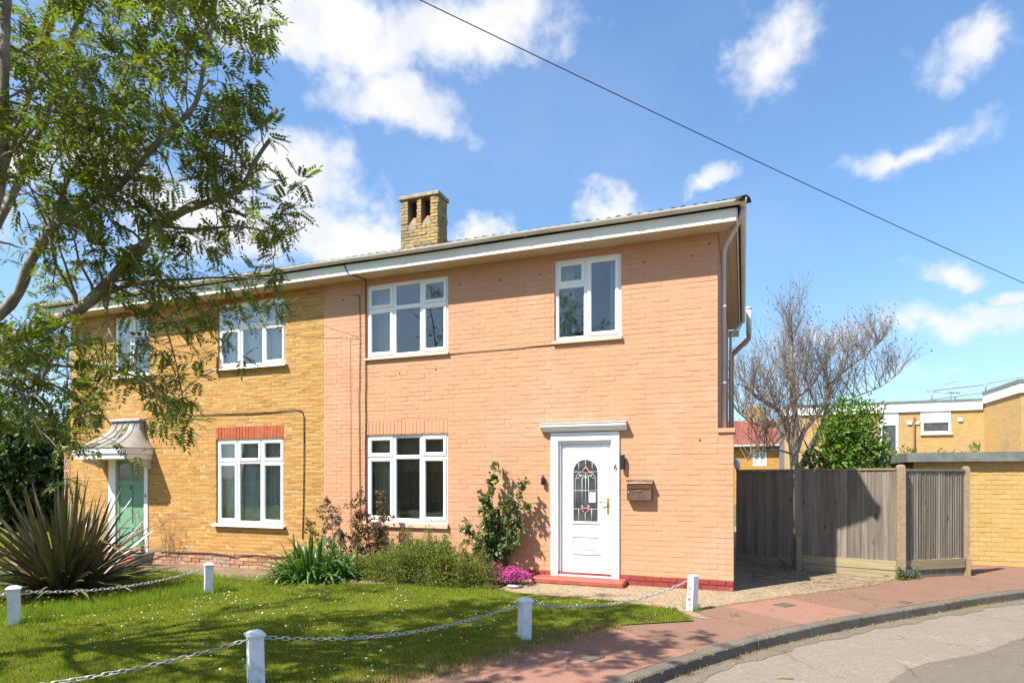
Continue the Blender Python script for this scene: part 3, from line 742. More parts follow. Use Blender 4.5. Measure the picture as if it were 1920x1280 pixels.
def eaves(house, xa, xb, right):
    """soffit boards, fascia, gutter, roof half; right: the hipped end lies at xb, else at xa"""
    fx0, fx1 = (xa, xb + EX) if right else (xa - EX, xb)
    n = 4; w = -EY / n
    for k in range(n):
        mb = MB(); y1 = -k * w - .002; mb.bevbox(fx0 + .003, fx1 - .004, y1 - w + .004, y1, ZS, ZS + .012, .002)
        mb.build('soffit_board', M['soffit'], house)
    xs = (xb + .003, xb + EX - .004) if right else (xa - EX + .004, xa - .003)
    for k in range(2):
        wd = (xs[1] - xs[0]) / 2
        mb = MB(); mb.bevbox(xs[0] + k * wd, xs[0] + (k + 1) * wd - .003, .002, YB_ - .1, ZS, ZS + .012, .002); mb.build('soffit_board', M['soffit'], house)
    # fascia boards
    mb = MB(); mb.bevbox(fx0, fx1, EY - .018, EY, ZS - .018, RZ0 - .06, .003); mb.build('fascia_board', M['fascia'], house)
    sx = xb + EX if right else xa - EX - .018
    mb = MB(); mb.bevbox(sx, sx + .018, EY + .001, YB_, ZS - .018, RZ0 - .06, .003); mb.build('fascia_board', M['fascia'], house)
    mb = MB(); mb.bevbox(min(xs), max(xs), YB_ - .02, YB_, ZS - .16, ZS - .005, .003); mb.build('fascia_board', M['fascia'], house)
    # gutter: open half round with thickness
    gy = EY - .018 - .060; gz = 5.335; pr = gutter_profile()
    gx = (xb + EX + .018 + .060) if right else (xa - EX - .018 - .060)
    mb = MB(); a, b = (fx0, gx + .056) if right else (gx - .056, fx1); n = 24; V = []
    for k in range(n + 1):
        x = a + (b - a) * k / n; sag = .004 * math.sin(x * 1.7)
        V += [(x, gy + p[0], gz + p[1] + sag) for p in pr]
    m = len(pr); mb.add(V, [(k*m + j, k*m + (j+1) % m, (k+1)*m + (j+1) % m, (k+1)*m + j) for k in range(n) for j in range(m)] + [tuple(range(m)), tuple(n*m + j for j in range(m-1, -1, -1))], smooth=False)
    g = mb.build('gutter', M['gutter'], house)
    mb = MB(); mb.prism([(gx + p[0], gz + p[1]) for p in pr], 'y', gy - .056, YB_ + .1); mb.build('side_gutter', M['gutter'], house)
    x = fx0 + .35
    while x < fx1:
        mb = MB(); pr2 = [(gy + .0605 * math.cos(t), gz + .0605 * math.sin(t)) for t in [math.pi + math.pi * k / 10 for k in range(11)]] + [(gy + .0565 * math.cos(t), gz + .0565 * math.sin(t)) for t in [2*math.pi - math.pi * k / 10 for k in range(11)]]
        mb.prism(pr2, 'x', x, x + .028); mb.box(x + .004, x + .024, gy + .045, EY - .016, gz - .045, gz - .01); mb.build('bracket', M['gutter'], g); x += .92
    x = fx0 + 1.75
    while x < fx1:
        mb = MB(); mb.prism([(gy + .062 * math.cos(t), gz + .062 * math.sin(t)) for t in [math.pi + math.pi * k / 10 for k in range(11)]] + [(gy + .0565 * math.cos(t), gz + .0565 * math.sin(t)) for t in [2*math.pi - math.pi * k / 10 for k in range(11)]], 'x', x, x + .11); mb.build('gutter_union', M['gutter'], g); x += 3.9
    # roof planes (hipped at the free end)
    ov = .05; y0 = EY - ov; y1 = YB_ - EY + ov - .0; zr = RZ0 + (YR - y0) * PITCH
    ye = 2 * YR - y0
    if right:
        e = xb + EX + ov; h = e - (YR - y0)
        V = [(xa, y0, RZ0), (e, y0, RZ0), (h, YR, zr), (xa, YR, zr), (e, ye, RZ0), (xa, ye, RZ0)]; F_ = [(0, 1, 2, 3), (1, 4, 2), (4, 5, 3, 2)]
    else:
        e = xa - EX - ov; h = e + (YR - y0)
        V = [(xb, y0, RZ0), (e, y0, RZ0), (h, YR, zr), (xb, YR, zr), (e, ye, RZ0), (xb, ye, RZ0)]; F_ = [(3, 2, 1, 0), (2, 4, 1), (2, 3, 5, 4)]
    Vb = [(v[0], v[1], v[2] - .05) for v in V]; n = len(V)
    mb = MB(); mb.add(V + Vb, F_ + [tuple(n + i for i in reversed(f)) for f in F_] + [(0, 1, n + 1, n), (1, 4, n + 4, n + 1)])
    roof = mb.build('roof', M['tile'], house)
    # eaves course of rolled tiles, then the hip tiles
    prof = []
    tw = .30; me = MB()
    for (x, z) in ((-.145, .004), (-.12, .028), (-.09, .036), (-.06, .028), (-.035, .006), (.02, .003), (.045, .028), (.075, .036), (.105, .028), (.145, .004), (.145, -.010), (-.145, -.010)): prof.append((x, z))
    dz = .36 * PITCH
    V = [(p[0], -.03, p[1] - .03 * PITCH) for p in prof] + [(p[0], .36, p[1] + dz) for p in prof]; k = len(prof)
    tm = bpy.data.meshes.new('roof_tile'); tm.from_pydata(V, [], [(i, (i+1) % k, k + (i+1) % k, k + i) for i in range(k)] + [tuple(range(k)), tuple(range(2*k-1, k-1, -1))]); tm.materials.append(M['tile']); tm.update()
    x = (fx0 if right else fx0 + .1) + .15
    while x < fx1 - .05:
        o = place(bpy.data.objects.new('roof_tile', tm), roof, (x, y0 - .02, RZ0 + .012 + random.uniform(-.004, .005))); o.rotation_euler = (0, random.uniform(-.012, .012), random.uniform(-.01, .01)); x += tw
    d = Vector((h - e, YR - y0, zr - RZ0)); L = d.length; d.normalize(); sd = d.cross(Vector((0, 0, 1))).normalized(); up = sd.cross(d)
    for k in range(9):
        c = Vector((e, y0, RZ0)) + d * (.10 + k * .37)
        V = []
        for q in (-.2, .2):
            for (a, b) in ((-.11, -.02), (-.07, .035), (0, .06), (.07, .035), (.11, -.02)): V.append(c + d * q + sd * a + up * (b + (.012 if q < 0 else 0)))
        mb = MB(); mb.add(V, [(i, i+1, 6+i, 5+i) for i in range(4)] + [(0, 1, 2, 3, 4), (9, 8, 7, 6, 5), (0, 5, 9, 4)]); mb.build('hip_tile', M['tile'], roof)
    return roof
def shell(house, xa, xb, right, wallmat, sidemat):
    mb = MB(); X = xb if right else xa; s = 1 if right else -1
    mb.add([(X, .0, -.2), (X, YB_, -.2), (X, YB_, ZS + .02), (X, 0, ZS + .02)], [(0, 1, 2, 3)])
    mb.add([(xa, YB_, -.2), (xb, YB_, -.2), (xb, YB_, ZS + .02), (xa, YB_, ZS + .02)], [(0, 1, 2, 3)])
    mb.build('side_wall', sidemat, house, fix=False)
    mb = MB()
    mb.add([(xa + .01, 2.6, 0), (xb - .01, 2.6, 0), (xb - .01, 2.6, 5.1), (xa + .01, 2.6, 5.1)], [(3, 2, 1, 0)])
    for z in (.03, 2.62, 2.66, 5.105): mb.add([(xa + .01, .12, z), (xb - .01, .12, z), (xb - .01, 2.6, z), (xa + .01, 2.6, z)], [(0, 1, 2, 3)])
    for x in (xa + .015, xb - .015, (xa + xb) / 2): mb.add([(x, .12, 0), (x, 2.6, 0), (x, 2.6, 5.1), (x, .12, 5.1)], [(0, 1, 2, 3)])
    mb.build('interior', M['darkroom'], house, fix=False)

# ---- pink house
M['thinnet'] = net_mat('thin_net', False, (.50,.52,.50), .22)
pink = thing('house', 'pink painted brick house with white front door and number six', 'house', (-3.4, 0, 0), 'pair of semi-detached houses')
W1 = (-5.90, -4.28, 3.715, 5.0); W2 = (-2.428, -1.376, 3.748, 5.005); W3 = (-5.905, -4.285, .845, 2.355); DR = (-2.48, -1.405, -.02, 2.31)
OP = [W1, W2, W3, DR]
SOL = (-5.905, -4.285, 2.358, 2.585)
wall = wall_sheet('wall', XP, 0, -.15, ZS + .01, OP, FRONT, M['pinkmortar'], pink, revmat=M['pinkmortar'])
lay_bricks(wall, XP + .002, .215, .15, ZS, OP + [SOL, (0, .5, 2.25, 6)], FRONT, M['pink'], proud=.0030, jit=.0011, joint=.0065, vj=.0028, bev=.003, tilt=.0022)
soldiers(wall, SOL[0], SOL[1], SOL[2], SOL[3], M['pink'], .006)
mb = MB(); mb.add([(XP + .002, -.001, -.15), (.215, -.001, -.15), (.215, -.001, .15), (XP + .002, -.001, .15)], [(0, 1, 2, 3)])
pl = mb.build('plinth', M['red'], pink, fix=False); pl['label'] = 'red painted plinth'
lay_bricks(pl, XP + .01, .215, -.15, .15, [(DR[0], DR[1], -.2, .3)], lambda u, n, z: (u, -.001 - n, z), M['red'], proud=.010, jit=.002, single=60)
mb = MB(); mb.box(0.001, .211, .0005, .45, -.1, 2.25); mb.box(.2105, .2115, .01, .44, 0, 2.2); st = mb.build('buttress', M['sidepaint'], pink)
mb = MB(); mb.bevbox(-.004, .236, -.03, .47, 2.25, 2.312, .006); mb.build('coping', M['pink'], pink)
shell(pink, XP, 0, True, M['pinkmortar'], M['sidepaint'])
pink_roof = eaves(pink, XP, 0, True)
cells3 = lambda zt, z0, z1: [(0, 1, z0, zt, 1), (1, 2, z0, zt, 0), (2, 3, z0, zt, 1), (0, 1, zt, z1, 1), (1, 2, zt, z1, 0), (2, 3, zt, z1, 1)]
window(pink, *W1, [-5.345, -4.80], cells3(4.565, W1[2], W1[3]), .042, label='three-light upper window with pale drapes',
       curtains=[('drape', -5.86, -5.52, 3.75, 4.98, .30, 'drape'), ('drape', -4.50, -4.32, 3.75, 4.98, .30, 'blind')])
window(pink, *W2, [-1.925], [(0, 1, W2[2], 4.60, 0), (0, 1, 4.60, W2[3], 1), (1, 2, W2[2], W2[3], 1)], .055, label='two-light upper window above the front door',
       curtains=[('drape', -2.42, -2.17, 3.78, 5.0, .24, 'blind'), ('drape', -1.60, -1.38, 3.78, 5.0, .24, 'blind')])
window(pink, *W3, [-5.345, -4.805], cells3(1.965, W3[2], W3[3]), .085, label='three-light ground floor window behind the shrubs',
       curtains=[('drape', -5.88, -5.52, .9, 2.33, .26, 'drape'), ('net', -5.9, -4.3, 1.72, 2.33, .22, 'net'), ('net', -5.9, -4.3, .88, 1.70, .24, 'thinnet'), ('drape', -4.46, -4.30, .9, 2.33, .28, 'drape')])

def front_door():
    x0, x1, z0, z1 = DR
    mb = MB()
    fwid = .115
    # outer timber frame standing proud of the brickwork, then two rebated steps
    mb.box(x0, x0 + fwid, -.030, .05, .03, z1); mb.box(x1 - fwid, x1, -.030, .05, .03, z1); mb.box(x0 + fwid, x1 - fwid, -.029, .05, 2.185, z1 - .001)
    a, b = x0 + fwid, x1 - fwid
    mb.box(a, a + .035, .012, .075, .09, 2.185); mb.box(b - .022, b, .012, .075, .09, 2.185); mb.box(a + .035, b - .022, .0125, .075, 2.135, 2.185)
    mb.box(a, b, -.012, .07, .060, .112)
    door = mb.build('front_door', M['white'], pink); door['label'] = 'white panelled front door with arched leaded glass'
    lx0, lx1, lz0, lz1 = a + .037, b - .024, .114, 2.133
    y = .046
    mb = MB(); mb.bevbox(lx0, lx1, y, y + .044, lz0, lz1, .004)
    # stepped rim round the leaf
    mb.ring(lx0 + .055, lx1 - .055, lz0 + .06, lz1 - .06, [(0, y), (.006, y - .008), (.014, y - .008), (.02, y)])
    leaf_ = mb.build('door_leaf', M['white'], door)
    cx = -1.938; r = .193; sp = 1.690; zb = .931
    def arch(off, n=20):
        rr = r + off; P = [(cx - rr, zb - off), (cx + rr, zb - off)]
        P += [(cx + rr * math.cos(t), sp + rr * math.sin(t)) for t in [math.pi * k / n for k in range(n + 1)]]
        return P
    prof = [(-.004, y - .001), (0.0, y - .012), (.012, y - .018), (.026, y - .016), (.034, y - .006), (.036, y + .001)]
    V = []; loops = [arch(o) for o, _ in prof]; m = len(loops[0])
    for lp, (o, yy) in zip(loops, prof): V += [(p[0], yy, p[1]) for p in lp]
    mb = MB(); mb.add(V, [(i*m + j, i*m + (j+1) % m, (i+1)*m + (j+1) % m, (i+1)*m + j) for i in range(len(prof) - 1) for j in range(m)])
    mb.build('arch_moulding', M['white'], door)
    P = arch(.0); mb = MB(); mb.add([(p[0], y - .003, p[1]) for p in P], [tuple(range(len(P)))]); o = mb.build('glass_pane', M['doorpane'], door, fix=False)
    if o.data.polygons[0].normal.y > 0: o.data.flip_normals()
    # leading: coordinates measured on the pane (0..1 across, 0..1 up)
    q = lambda u, v: (cx + (u - .5) * .386, y - .006, zb + v * .952)
    u_ = lambda px: (px - 97) / 268.0
    v_ = lambda py: (775 - py) / 695.0
    lines = [[(231, 82), (231, 160)], [(231, 235), (231, 620)], [(227, 680), (227, 775)], [(155, 107), (157, 212)], [(302, 107), (304, 212)], [(97, 212), (190, 212)], [(268, 212), (365, 212)],
             [(97, 424), (365, 424)], [(97, 632), (188, 632)], [(272, 632), (365, 632)], [(155, 632), (155, 775)], [(297, 632), (297, 775)], [(192, 285), (192, 590)], [(264, 285), (264, 590)],
             [(120, 632), (120, 295), (132, 255), (158, 225), (190, 212)], [(338, 632), (338, 295), (328, 255), (302, 225), (270, 212)], [(120, 290), (150, 284), (168, 262), (160, 240)], [(338, 290), (312, 284), (294, 262), (302, 240)],
             [(192, 590), (180, 606), (192, 622), (203, 606), (192, 590)], [(264, 590), (252, 606), (262, 622), (275, 606), (264, 590)], [(170, 250), (186, 245), (190, 262), (176, 270), (170, 250)], [(290, 250), (274, 245), (270, 262), (284, 270), (290, 250)]]
    mb = MB()
    for ln in lines: mb.tube([q(u_(a), v_(b)) for a, b in ln], .0034, 5)
    heart_up = [(231, 155), (250, 182), (266, 205), (262, 222), (245, 228), (231, 220), (217, 228), (200, 222), (196, 205), (212, 182)]
    heart_dn = [(227, 680), (206, 660), (190, 638), (194, 624), (212, 620), (227, 628), (242, 620), (260, 624), (264, 638), (248, 660)]
    for h in (heart_up, heart_dn): mb.tube([q(u_(a), v_(b)) for a, b in h + h[:1]], .0036, 5)
    bow = [(230, 268), (212, 252), (194, 254), (196, 284), (214, 284)]; bow2 = [(230, 268), (248, 252), (266, 254), (264, 284), (246, 284)]
    for h in (bow, bow2): mb.tube([q(u_(a), v_(b)) for a, b in h + h[:1]], .003, 5)
    mb.build('leading', M['came'], door)
    for h, nm, mt in ((heart_up, 'red_heart', 'redglass'), (heart_dn, 'red_heart', 'redglass'), (bow, 'green_bow', 'greenglass'), (bow2, 'green_bow', 'greenglass')):
        mb = MB(); c = q(u_(sum(p[0] for p in h) / len(h)), v_(sum(p[1] for p in h) / len(h)))
        V = [(c[0], y - .0075, c[2])] + [(q(u_(a), v_(b))[0], y - .005, q(u_(a), v_(b))[2]) for a, b in h]
        mb.add(V, [(0, i + 1, (i + 1) % len(h) + 1) for i in range(len(h))]); mb.build(nm, M[mt], door)
    mb = MB(); a_, b_ = q(u_(267), v_(556)), q(u_(343), v_(442)); mb.box(a_[0], b_[0], y - .0045, y - .0035, a_[2], b_[2]); mb.build('paper_notice', M['paper'], door)
    # lower panel
    mb = MB(); X0, X1, Z0, Z1 = -2.160, -1.702, .425, .722
    mb.ring(X0, X1, Z0, Z1, [(0, y + .001), (.004, y - .014), (.022, y - .016), (.034, y - .002), (.034, y + .001)])
    mb.ring(X0 + .075, X1 - .075, Z0 + .07, Z1 - .07, [(0, y + .001), (.008, y - .010), (.5 * (Z1 - Z0 - .14), y - .010), (.5 * (Z1 - Z0 - .14), y + .001)])
    mb.build('lower_panel', M['white'], door)
    # handle: brass plate with lever, spindle and keyhole
    hx = -1.588; mb = MB(); mb.bevbox(hx - .017, hx + .017, y - .012, y, 1.06, 1.30, .005); mb.tube([(hx, y - .01, 1.24), (hx, y - .045, 1.24), (hx - .02, y - .052, 1.24), (hx - .115, y - .05, 1.236)], [.011, .011, .012, .009], 8); mb.tube([(hx, y - .016, 1.13), (hx, y - .008, 1.13)], .010, 8)
    mb.build('handle', M['brass'], door)
    mb = MB(); mb.bevbox(-1.508, -1.482, -.038, -.028, 1.37, 1.44, .004); mb.tube([(-1.495, -.042, 1.405), (-1.495, -.036, 1.405)], .008, 8); mb.build('bell_push', M['whitewood'], door)
    cu = bpy.data.curves.new('house_number', 'FONT'); cu.body = '6'; cu.size = .125; cu.extrude = .003; cu.align_x = 'CENTER'; cu.align_y = 'CENTER'
    tmp = bpy.data.objects.new('tmp', cu); COL.objects.link(tmp)
    me = bpy.data.meshes.new_from_object(tmp.evaluated_get(bpy.context.evaluated_depsgraph_get())); COL.objects.unlink(tmp)
    me.name = 'house_number'; me.materials.clear(); me.materials.append(M['black'])
    o = place(bpy.data.objects.new('house_number', me), door, (-1.46, -.034, 1.765)); o.rotation_euler = (R(90), 0, 0); o['label'] = 'black number 6'
    # cornice over the door and the red step
    mb = MB(); mb.prism([(0.0, 2.325), (-.055, 2.325), (-.062, 2.345), (-.09, 2.362), (-.108, 2.390), (-.126, 2.398), (-.130, 2.425), (-.125, 2.440), (0.0, 2.462)], 'x', -2.63, -1.295)
    cn = mb.build('door_cornice', M['whitewood'], pink)
    mb = MB(); mb.prism([(.0, 2.4625), (-.131, 2.4415), (-.134, 2.432), (-.137, 2.446), (.0, 2.470)], 'x', -2.635, -1.29); mb.build('lead_cover', M['lead'], cn)
    mb = MB(); mb.bevbox(-2.70, -1.285, -.33, .01, 0.0, .088, .018); o = mb.build('doorstep', M['redstep'], pink); o['label'] = 'red painted doorstep'
    mb = MB(); mb.box(x0 + .01, x1 - .01, -.008, .06, .0, .062); mb.build('threshold', M['redstep'], pink)
M['doorpane'] = pm('dark_leaded_pane', (.045,.047,.048), .06, (.085,.09,.09), 5.0, .4, .7, spec=.8)
M['redstep'] = pm('red_step_paint', (.36,.085,.055), .6, (.28,.07,.05), 9.0, .4, .7, bscale=50.0, bstr=.3, col3=(.42,.26,.2), v3=.66)
front_door()

# chimney
def chimney():
    Yf = 2.92; a = facade(751, 455, Yf).x; b = facade(821, 455, Yf).x; dpt = .46
    zb = 6.55; zt = facade(786, 371, Yf).z; zo = facade(786, 412, Yf).z
    w = b - a; p1 = a + w * .205; p2 = a + w * .435; p3 = a + w * .565; p4 = a + w * .795
    ch = MB()
    ch.box(a + .004, b - .004, Yf + .006, Yf + dpt, zb, zo - .12)
    for (u, v) in ((a, p1), (p2, p3), (p4, b)): ch.box(u + .004, v - .004, Yf + .006, Yf + dpt - .01, zo - .121, zt)
    ch.box(a + .01, b - .01, Yf + dpt - .1, Yf + dpt - .005, zo - .121, zt - .001)
    c = ch.build('chimney', M['cmortar'], pink)
    holes = [(p1, p2, zo - .13, zt + 1), (p3, p4, zo - .13, zt + 1)]
    lay_bricks(c, a, b, zb, zt, holes, lambda u, n, z: (u, Yf + .005 - n, z), M['chimney'], proud=.009, jit=.005, single=0, tilt=.012)
    lay_bricks(c, Yf, Yf + dpt, zb, zt, [], lambda u, n, z: (b - .005 + n, u, z), M['chimney'], proud=.009, jit=.007, single=0, tilt=.015, stuffname='side_brickwork')
    for (u, v) in ((p1, p2), (p3, p4)):
        mb = MB(); m_ = (u + v) / 2
        mb.prism([(u + .003, zo - .125), (v - .003, zo - .125), (v - .003, zo - .02), (m_ + .05, zo + .03), (m_, zo + .03), (u + .003, zo - .10)], 'y', Yf + .01, Yf + dpt - .11); mb.build('flaunching', M['slab'], c)
        mb = MB(); mb.tube([(m_ + .03, Yf + .13, zo - .02), (m_ + .03, Yf + .13, zo + .085)], .075, 12); mb.build('chimney_pot', M['terracotta'], c)
        mb = MB(); mb.box(u + .001, v - .001, Yf + .2, Yf + dpt - .1, zo - .12, zt - .003); mb.build('flue_back', M['flueblack'], c)  # near-black block filling the back of the opening
    mb = MB(); mb.bevbox(a - .035, b + .035, Yf - .04, Yf + dpt + .04, zt, zt + .09, .012); mb.build('chimney_slab', M['slab'], c)
    mb = MB(); zz = RZ0 + (Yf - EY) * PITCH
    mb.box(a - .02, b + .02, Yf - .012, Yf + .004, zz - .06, zz + .13); mb.box(b - .002, b + .016, Yf - .01, Yf + dpt, zz - .06, zz + .17)
    mb.add([(a - .05, Yf - .013, zz + .01), (b + .05, Yf - .013, zz + .01), (b + .05, Yf - .22, zz - .06), (a - .05, Yf - .22, zz - .06)], [(0, 1, 2, 3)])
    mb.build('lead_flashing', M['lead'], c)
M['rust'] = pm('rust_stain', (.26,.09,.05), .9)
M['pinkcable'] = pm('painted_cable', (.50,.25,.16), .8)
M['flueblack'] = pm('flue_near_black', (.035,.03,.025), 1.0)
chimney()
# rain pipe round the corner, soil pipe and small rear pipe
mb = MB(); gx = EX + .078
mb.tube([(gx, -.30, 5.29), (gx, -.30, 5.20), (gx - .03, -.26, 5.14), (.10, .10, 4.93), (.075, .14, 4.86), (.075, .14, 2.31)], .034, 10)
dp = mb.build('downpipe', M['pipe'], pink)
for z in (4.05, 2.95): 
    mb = MB(); mb.tube([(.075, .14, z), (.075, .14, z + .04)], .041, 10); mb.box(-.0, .08, .12, .16, z + .008, z + .03); mb.build('pipe_clip', M['pipe'], dp)
mb = MB(); p = far(1404, 580, 13.6); q = far(1404, 628, 13.6)
mb.tube([(p.x, p.y, p.z), (p.x, p.y, q.z)], .057, 10); sp_ = mb.build('soil_pipe', M['greypipe'], pink)
mb = MB(); mb.tube([(p.x, p.y, q.z + .02), (p.x, p.y, q.z - .08), (.10, p.y, q.z - .42), (.085, p.y, q.z - .55), (.085, p.y, .1)], .055, 10); mb.build('soil_pipe_lower', M['sidepaint'], sp_)
mb = MB(); mb.tube([(p.x, p.y, p.z - .0), (p.x, p.y, p.z + .045)], .064, 10); mb.build('pipe_collar', M['greypipe'], sp_)
mb = MB(); mb.tube([(.30, 5.2, 5.0), (.22, 5.1, 4.9), (.08, 5.0, 4.72), (.07, 5.0, 2.35)], .03, 8); mb.build('waste_pipe', M['pipe'], pink)
mb = MB(); mb.bevbox(.005, .17, 3.2, 3.5, 1.95, 2.15, .01); mb.tube([(.10, 3.4, 2.0), (.22, 3.1, 1.9), (.24, 2.9, 1.8)], .05, 8); mb.build('boiler_flue', M['greypipe'], pink)

# ---- yellow house
yel = thing('house', 'unpainted yellow brick house with green door and net curtains', 'house', (-10.2, 0, 0), 'pair of semi-detached houses')
Y1 = (-9.33, -7.675, 3.745, 4.995); Y2 = (-12.224, -11.172, 3.748, 5.0); Y3 = (-9.372, -7.711, .715, 2.357)
ydl, ydr = facade(205, 950).x, facade(278, 950).x
YD = (ydl, ydr, -.2, 2.12)
OPY = [Y1, Y2, Y3, YD]
SY = [(Y3[0], Y3[1], 2.36, 2.605), (Y1[0], Y1[1], 4.998, 5.105), (Y2[0], Y2[1], 5.003, 5.105)]
wall = wall_sheet('wall', XL, XP, -.3, ZS + .01, OPY, FRONT, M['ymortar'], yel, revmat=M['yellow'])
lay_bricks(wall, XL, XP - .002, .15, ZS, OPY + SY, FRONT, M['yellow'], proud=.0028, jit=.0014, bev=.002)
for s_ in SY: soldiers(wall, s_[0], s_[1], s_[2], s_[3], M['soldier'], .008)
mb = MB(); mb.add([(XL, -.001, -.3), (XP, -.001, -.3), (XP, -.001, .15), (XL, -.001, .15)], [(0, 1, 2, 3)]); pl = mb.build('plinth', M['ymortar'], yel, fix=False)
lay_bricks(pl, XL, XP - .01, -.3, .15, [(YD[0], YD[1], -.4, .3)], lambda u, n, z: (u, -.001 - n, z), M['oldbrick'], proud=.011, jit=.004, single=120, tilt=.01)
mb = MB(); mb.box(XL - .211, XL - .001, .004, .45, -.2, 2.25); bt = mb.build('buttress', M['ymortar'], yel)
lay_bricks(bt, XL - .215, XL, -.2, 2.25, [], lambda u, n, z: (u, .003 - n, z), M['oldbrick'], proud=.0085, single=40)
mb = MB(); mb.bevbox(XL - .24, XL + .004, -.03, .47, 2.25, 2.312, .006); mb.build('coping', M['slab'], yel)
shell(yel, XL, XP, False, M['ymortar'], M['yellow'])
eaves(yel, XL, XP, False)
cellsy = lambda zt, z0, z1: [(0, 1, z0, zt, 1), (1, 2, z0, zt, 0), (2, 3, z0, zt, 1), (0, 1, zt, z1, 1), (1, 2, zt, z1, 1), (2, 3, zt, z1, 1)]
window(yel, *Y1, [-8.77, -8.22], cellsy(4.51, Y1[2], Y1[3]), 'pvc', label='upper window with lace curtains', curtains=[('net', Y1[0] + .04, Y1[1] - .04, 3.78, 4.97, .17, 'laceup')])
window(yel, *Y3, [-8.845, -8.262], cellsy(1.91, Y3[2], Y3[3]), 'pvc', label='ground floor window with lace curtains', curtains=[('net', Y3[0] + .04, Y3[1] - .04, .75, 2.34, .17, 'lace')])
window(yel, *Y2, [-11.70], [(0, 1, Y2[2], Y2[3], 1), (1, 2, Y2[2], 4.60, 0), (1, 2, 4.60, Y2[3], 1)], 'pvc', label='small upper window behind the tree', curtains=[('net', Y2[0] + .04, Y2[1] - .04, 3.78, 4.97, .17, 'laceup')])
def green_door():
    x0, x1 = YD[0], YD[1]
    mb = MB(); mb.box(x0, x0 + .20, -.02, .08, -.12, 2.12); mb.box(x1 - .10, x1, -.02, .08, -.12, 2.12); mb.box(x0 + .2, x1 - .1, -.019, .08, 2.03, 2.12)
    d = mb.build('front_door', M['whitewood'], yel); d['label'] = 'green front door in white frame'
    a, b = x0 + .205, x1 - .105; y = .03
    mb = MB(); mb.box(a, b, y, y + .04, -.02, 2.028)
    w = (b - a)
    st = .075
    for (u0, u1, v0, v1) in ((a, a + st, 0, 2.02), (b - st, b, 0, 2.02), (a + w/2 - st/2, a + w/2 + st/2, 0, 2.02)): mb.box(u0 + .001, u1 - .001, y - .014, y + .001, v0, v1)
    for z in (.0, .55, 1.45, 1.93): mb.box(a + st, b - st, y - .0135, y + .001, z, z + .09)
    mb.build('door_leaf', M['greendoor'], d)
    for s_ in (0, 1):
        u0 = a + st + s_ * (w / 2 - st / 2); mb = MB(); mb.box(u0 + .012, u0 + w/2 - st*1.5 - .012, y - .004, y + .002, 1.56, 1.91); mb.build('glass_pane', M['doorpane'], d)
    cu = bpy.data.curves.new('house_number', 'FONT'); cu.body = '5'; cu.size = .13; cu.extrude = .003; cu.align_x = 'CENTER'; cu.align_y = 'CENTER'
    tmp = bpy.data.objects.new('tmp', cu); COL.objects.link(tmp)
    me = bpy.data.meshes.new_from_object(tmp.evaluated_get(bpy.context.evaluated_depsgraph_get())); COL.objects.unlink(tmp)
    me.name = 'house_number'; me.materials.clear(); me.materials.append(M['black'])
    o = place(bpy.data.objects.new('house_number', me), d, (a + w/2, y - .018, 1.40)); o.rotation_euler = (R(90), 0, 0); o['label'] = 'dark number 5'
    mb = MB(); mb.bevbox(x1 - .07, x1 - .035, -.03, -.018, 1.20, 1.27, .004); mb.build('bell_push', M['blueplate'], d)
    # canopy: swept sheet roof on a white moulded box with a shaped bracket
    Yc = -.62
    for _ in range(30):
        if facade(234, 850, Yc).x < facade(288, 850, 0).x: Yc -= .02
    xr = facade(288, 850, 0).x; xl = facade(135, 850, Yc).x
    zt = facade(273, 788, -.1).z; zf0 = facade(190, 860, Yc).z; zf1 = facade(190, 839, Yc).z
    mb = MB(); mb.bevbox(xl + .03, xr - .03, Yc + .03, .0, zf0, zf0 + (zf1 - zf0) * .45, .006); mb.bevbox(xl, xr, Yc, .0, zf0 + (zf1 - zf0) * .45 + .001, zf1, .008)
    cn = mb.build('door_canopy', M['whitewood'], yel); cn['label'] = 'swept sheet metal canopy over the green door'
    mb = MB(); n = 12; V = []
    for k in range(n + 1):
        t = k / n; f = t ** 2.2                      # flares out towards the eaves
        z = zt + (zf1 + .004 - zt) * t; e = .28 * (1 - f)
        V += [(xl - .02 + e * 1.6, -.02, z), (xl - .02 + e * 1.6, -.10 + (Yc - .02 + .10) * f, z), (xr + .02 - e, -.10 + (Yc - .02 + .10) * f, z), (xr + .02 - e, -.02, z)]
    mb.add(V, [(k*4 + j, k*4 + j + 1, k*4 + 5 + j, k*4 + 4 + j) for k in range(n) for j in range(3)] + [(0, 1, 2, 3)], smooth=True); mb.build('canopy_roof', M['copperroof'], cn)
    for u in (.2, .4, .6, .8):
        P = []
        for k in range(n + 1):
            t = k / n; f = t ** 2.2; z = zt + (zf1 + .004 - zt) * t; e = .28 * (1 - f); P.append((xl - .02 + e * 1.6 + (xr - xl + .04 - e * 2.6) * u, -.105 + (Yc - .02 + .10) * f, z + .006))
        mb = MB(); mb.tube(P, .011, 5); mb.build('roof_roll', M['copperroof'], cn)
    mb = MB(); e = .28; mb.bevbox(xl - .02 + e * 1.6 - .03, xr + .02 - e + .03, -.14, .0, zt - .005, zt + .05, .01); mb.build('lead_cap', M['lead'], cn)
    mb = MB(); mb.prism([(-.0, zf0), (Yc + .18, zf0), (Yc + .20, zf0 - .05), (-.22, zf0 - .10), (-.12, zf0 - .16), (-.0, zf0 - .20)], 'x', xr - .13, xr - .06); mb.build('canopy_bracket', M['cream'], cn)
    mb = MB(); mb.prism([(-.0, zf0), (Yc + .18, zf0), (Yc + .20, zf0 - .05), (-.22, zf0 - .10), (-.12, zf0 - .16), (-.0, zf0 - .20)], 'x', x0 - .2, x0 - .13); mb.build('canopy_bracket', M['cream'], cn)
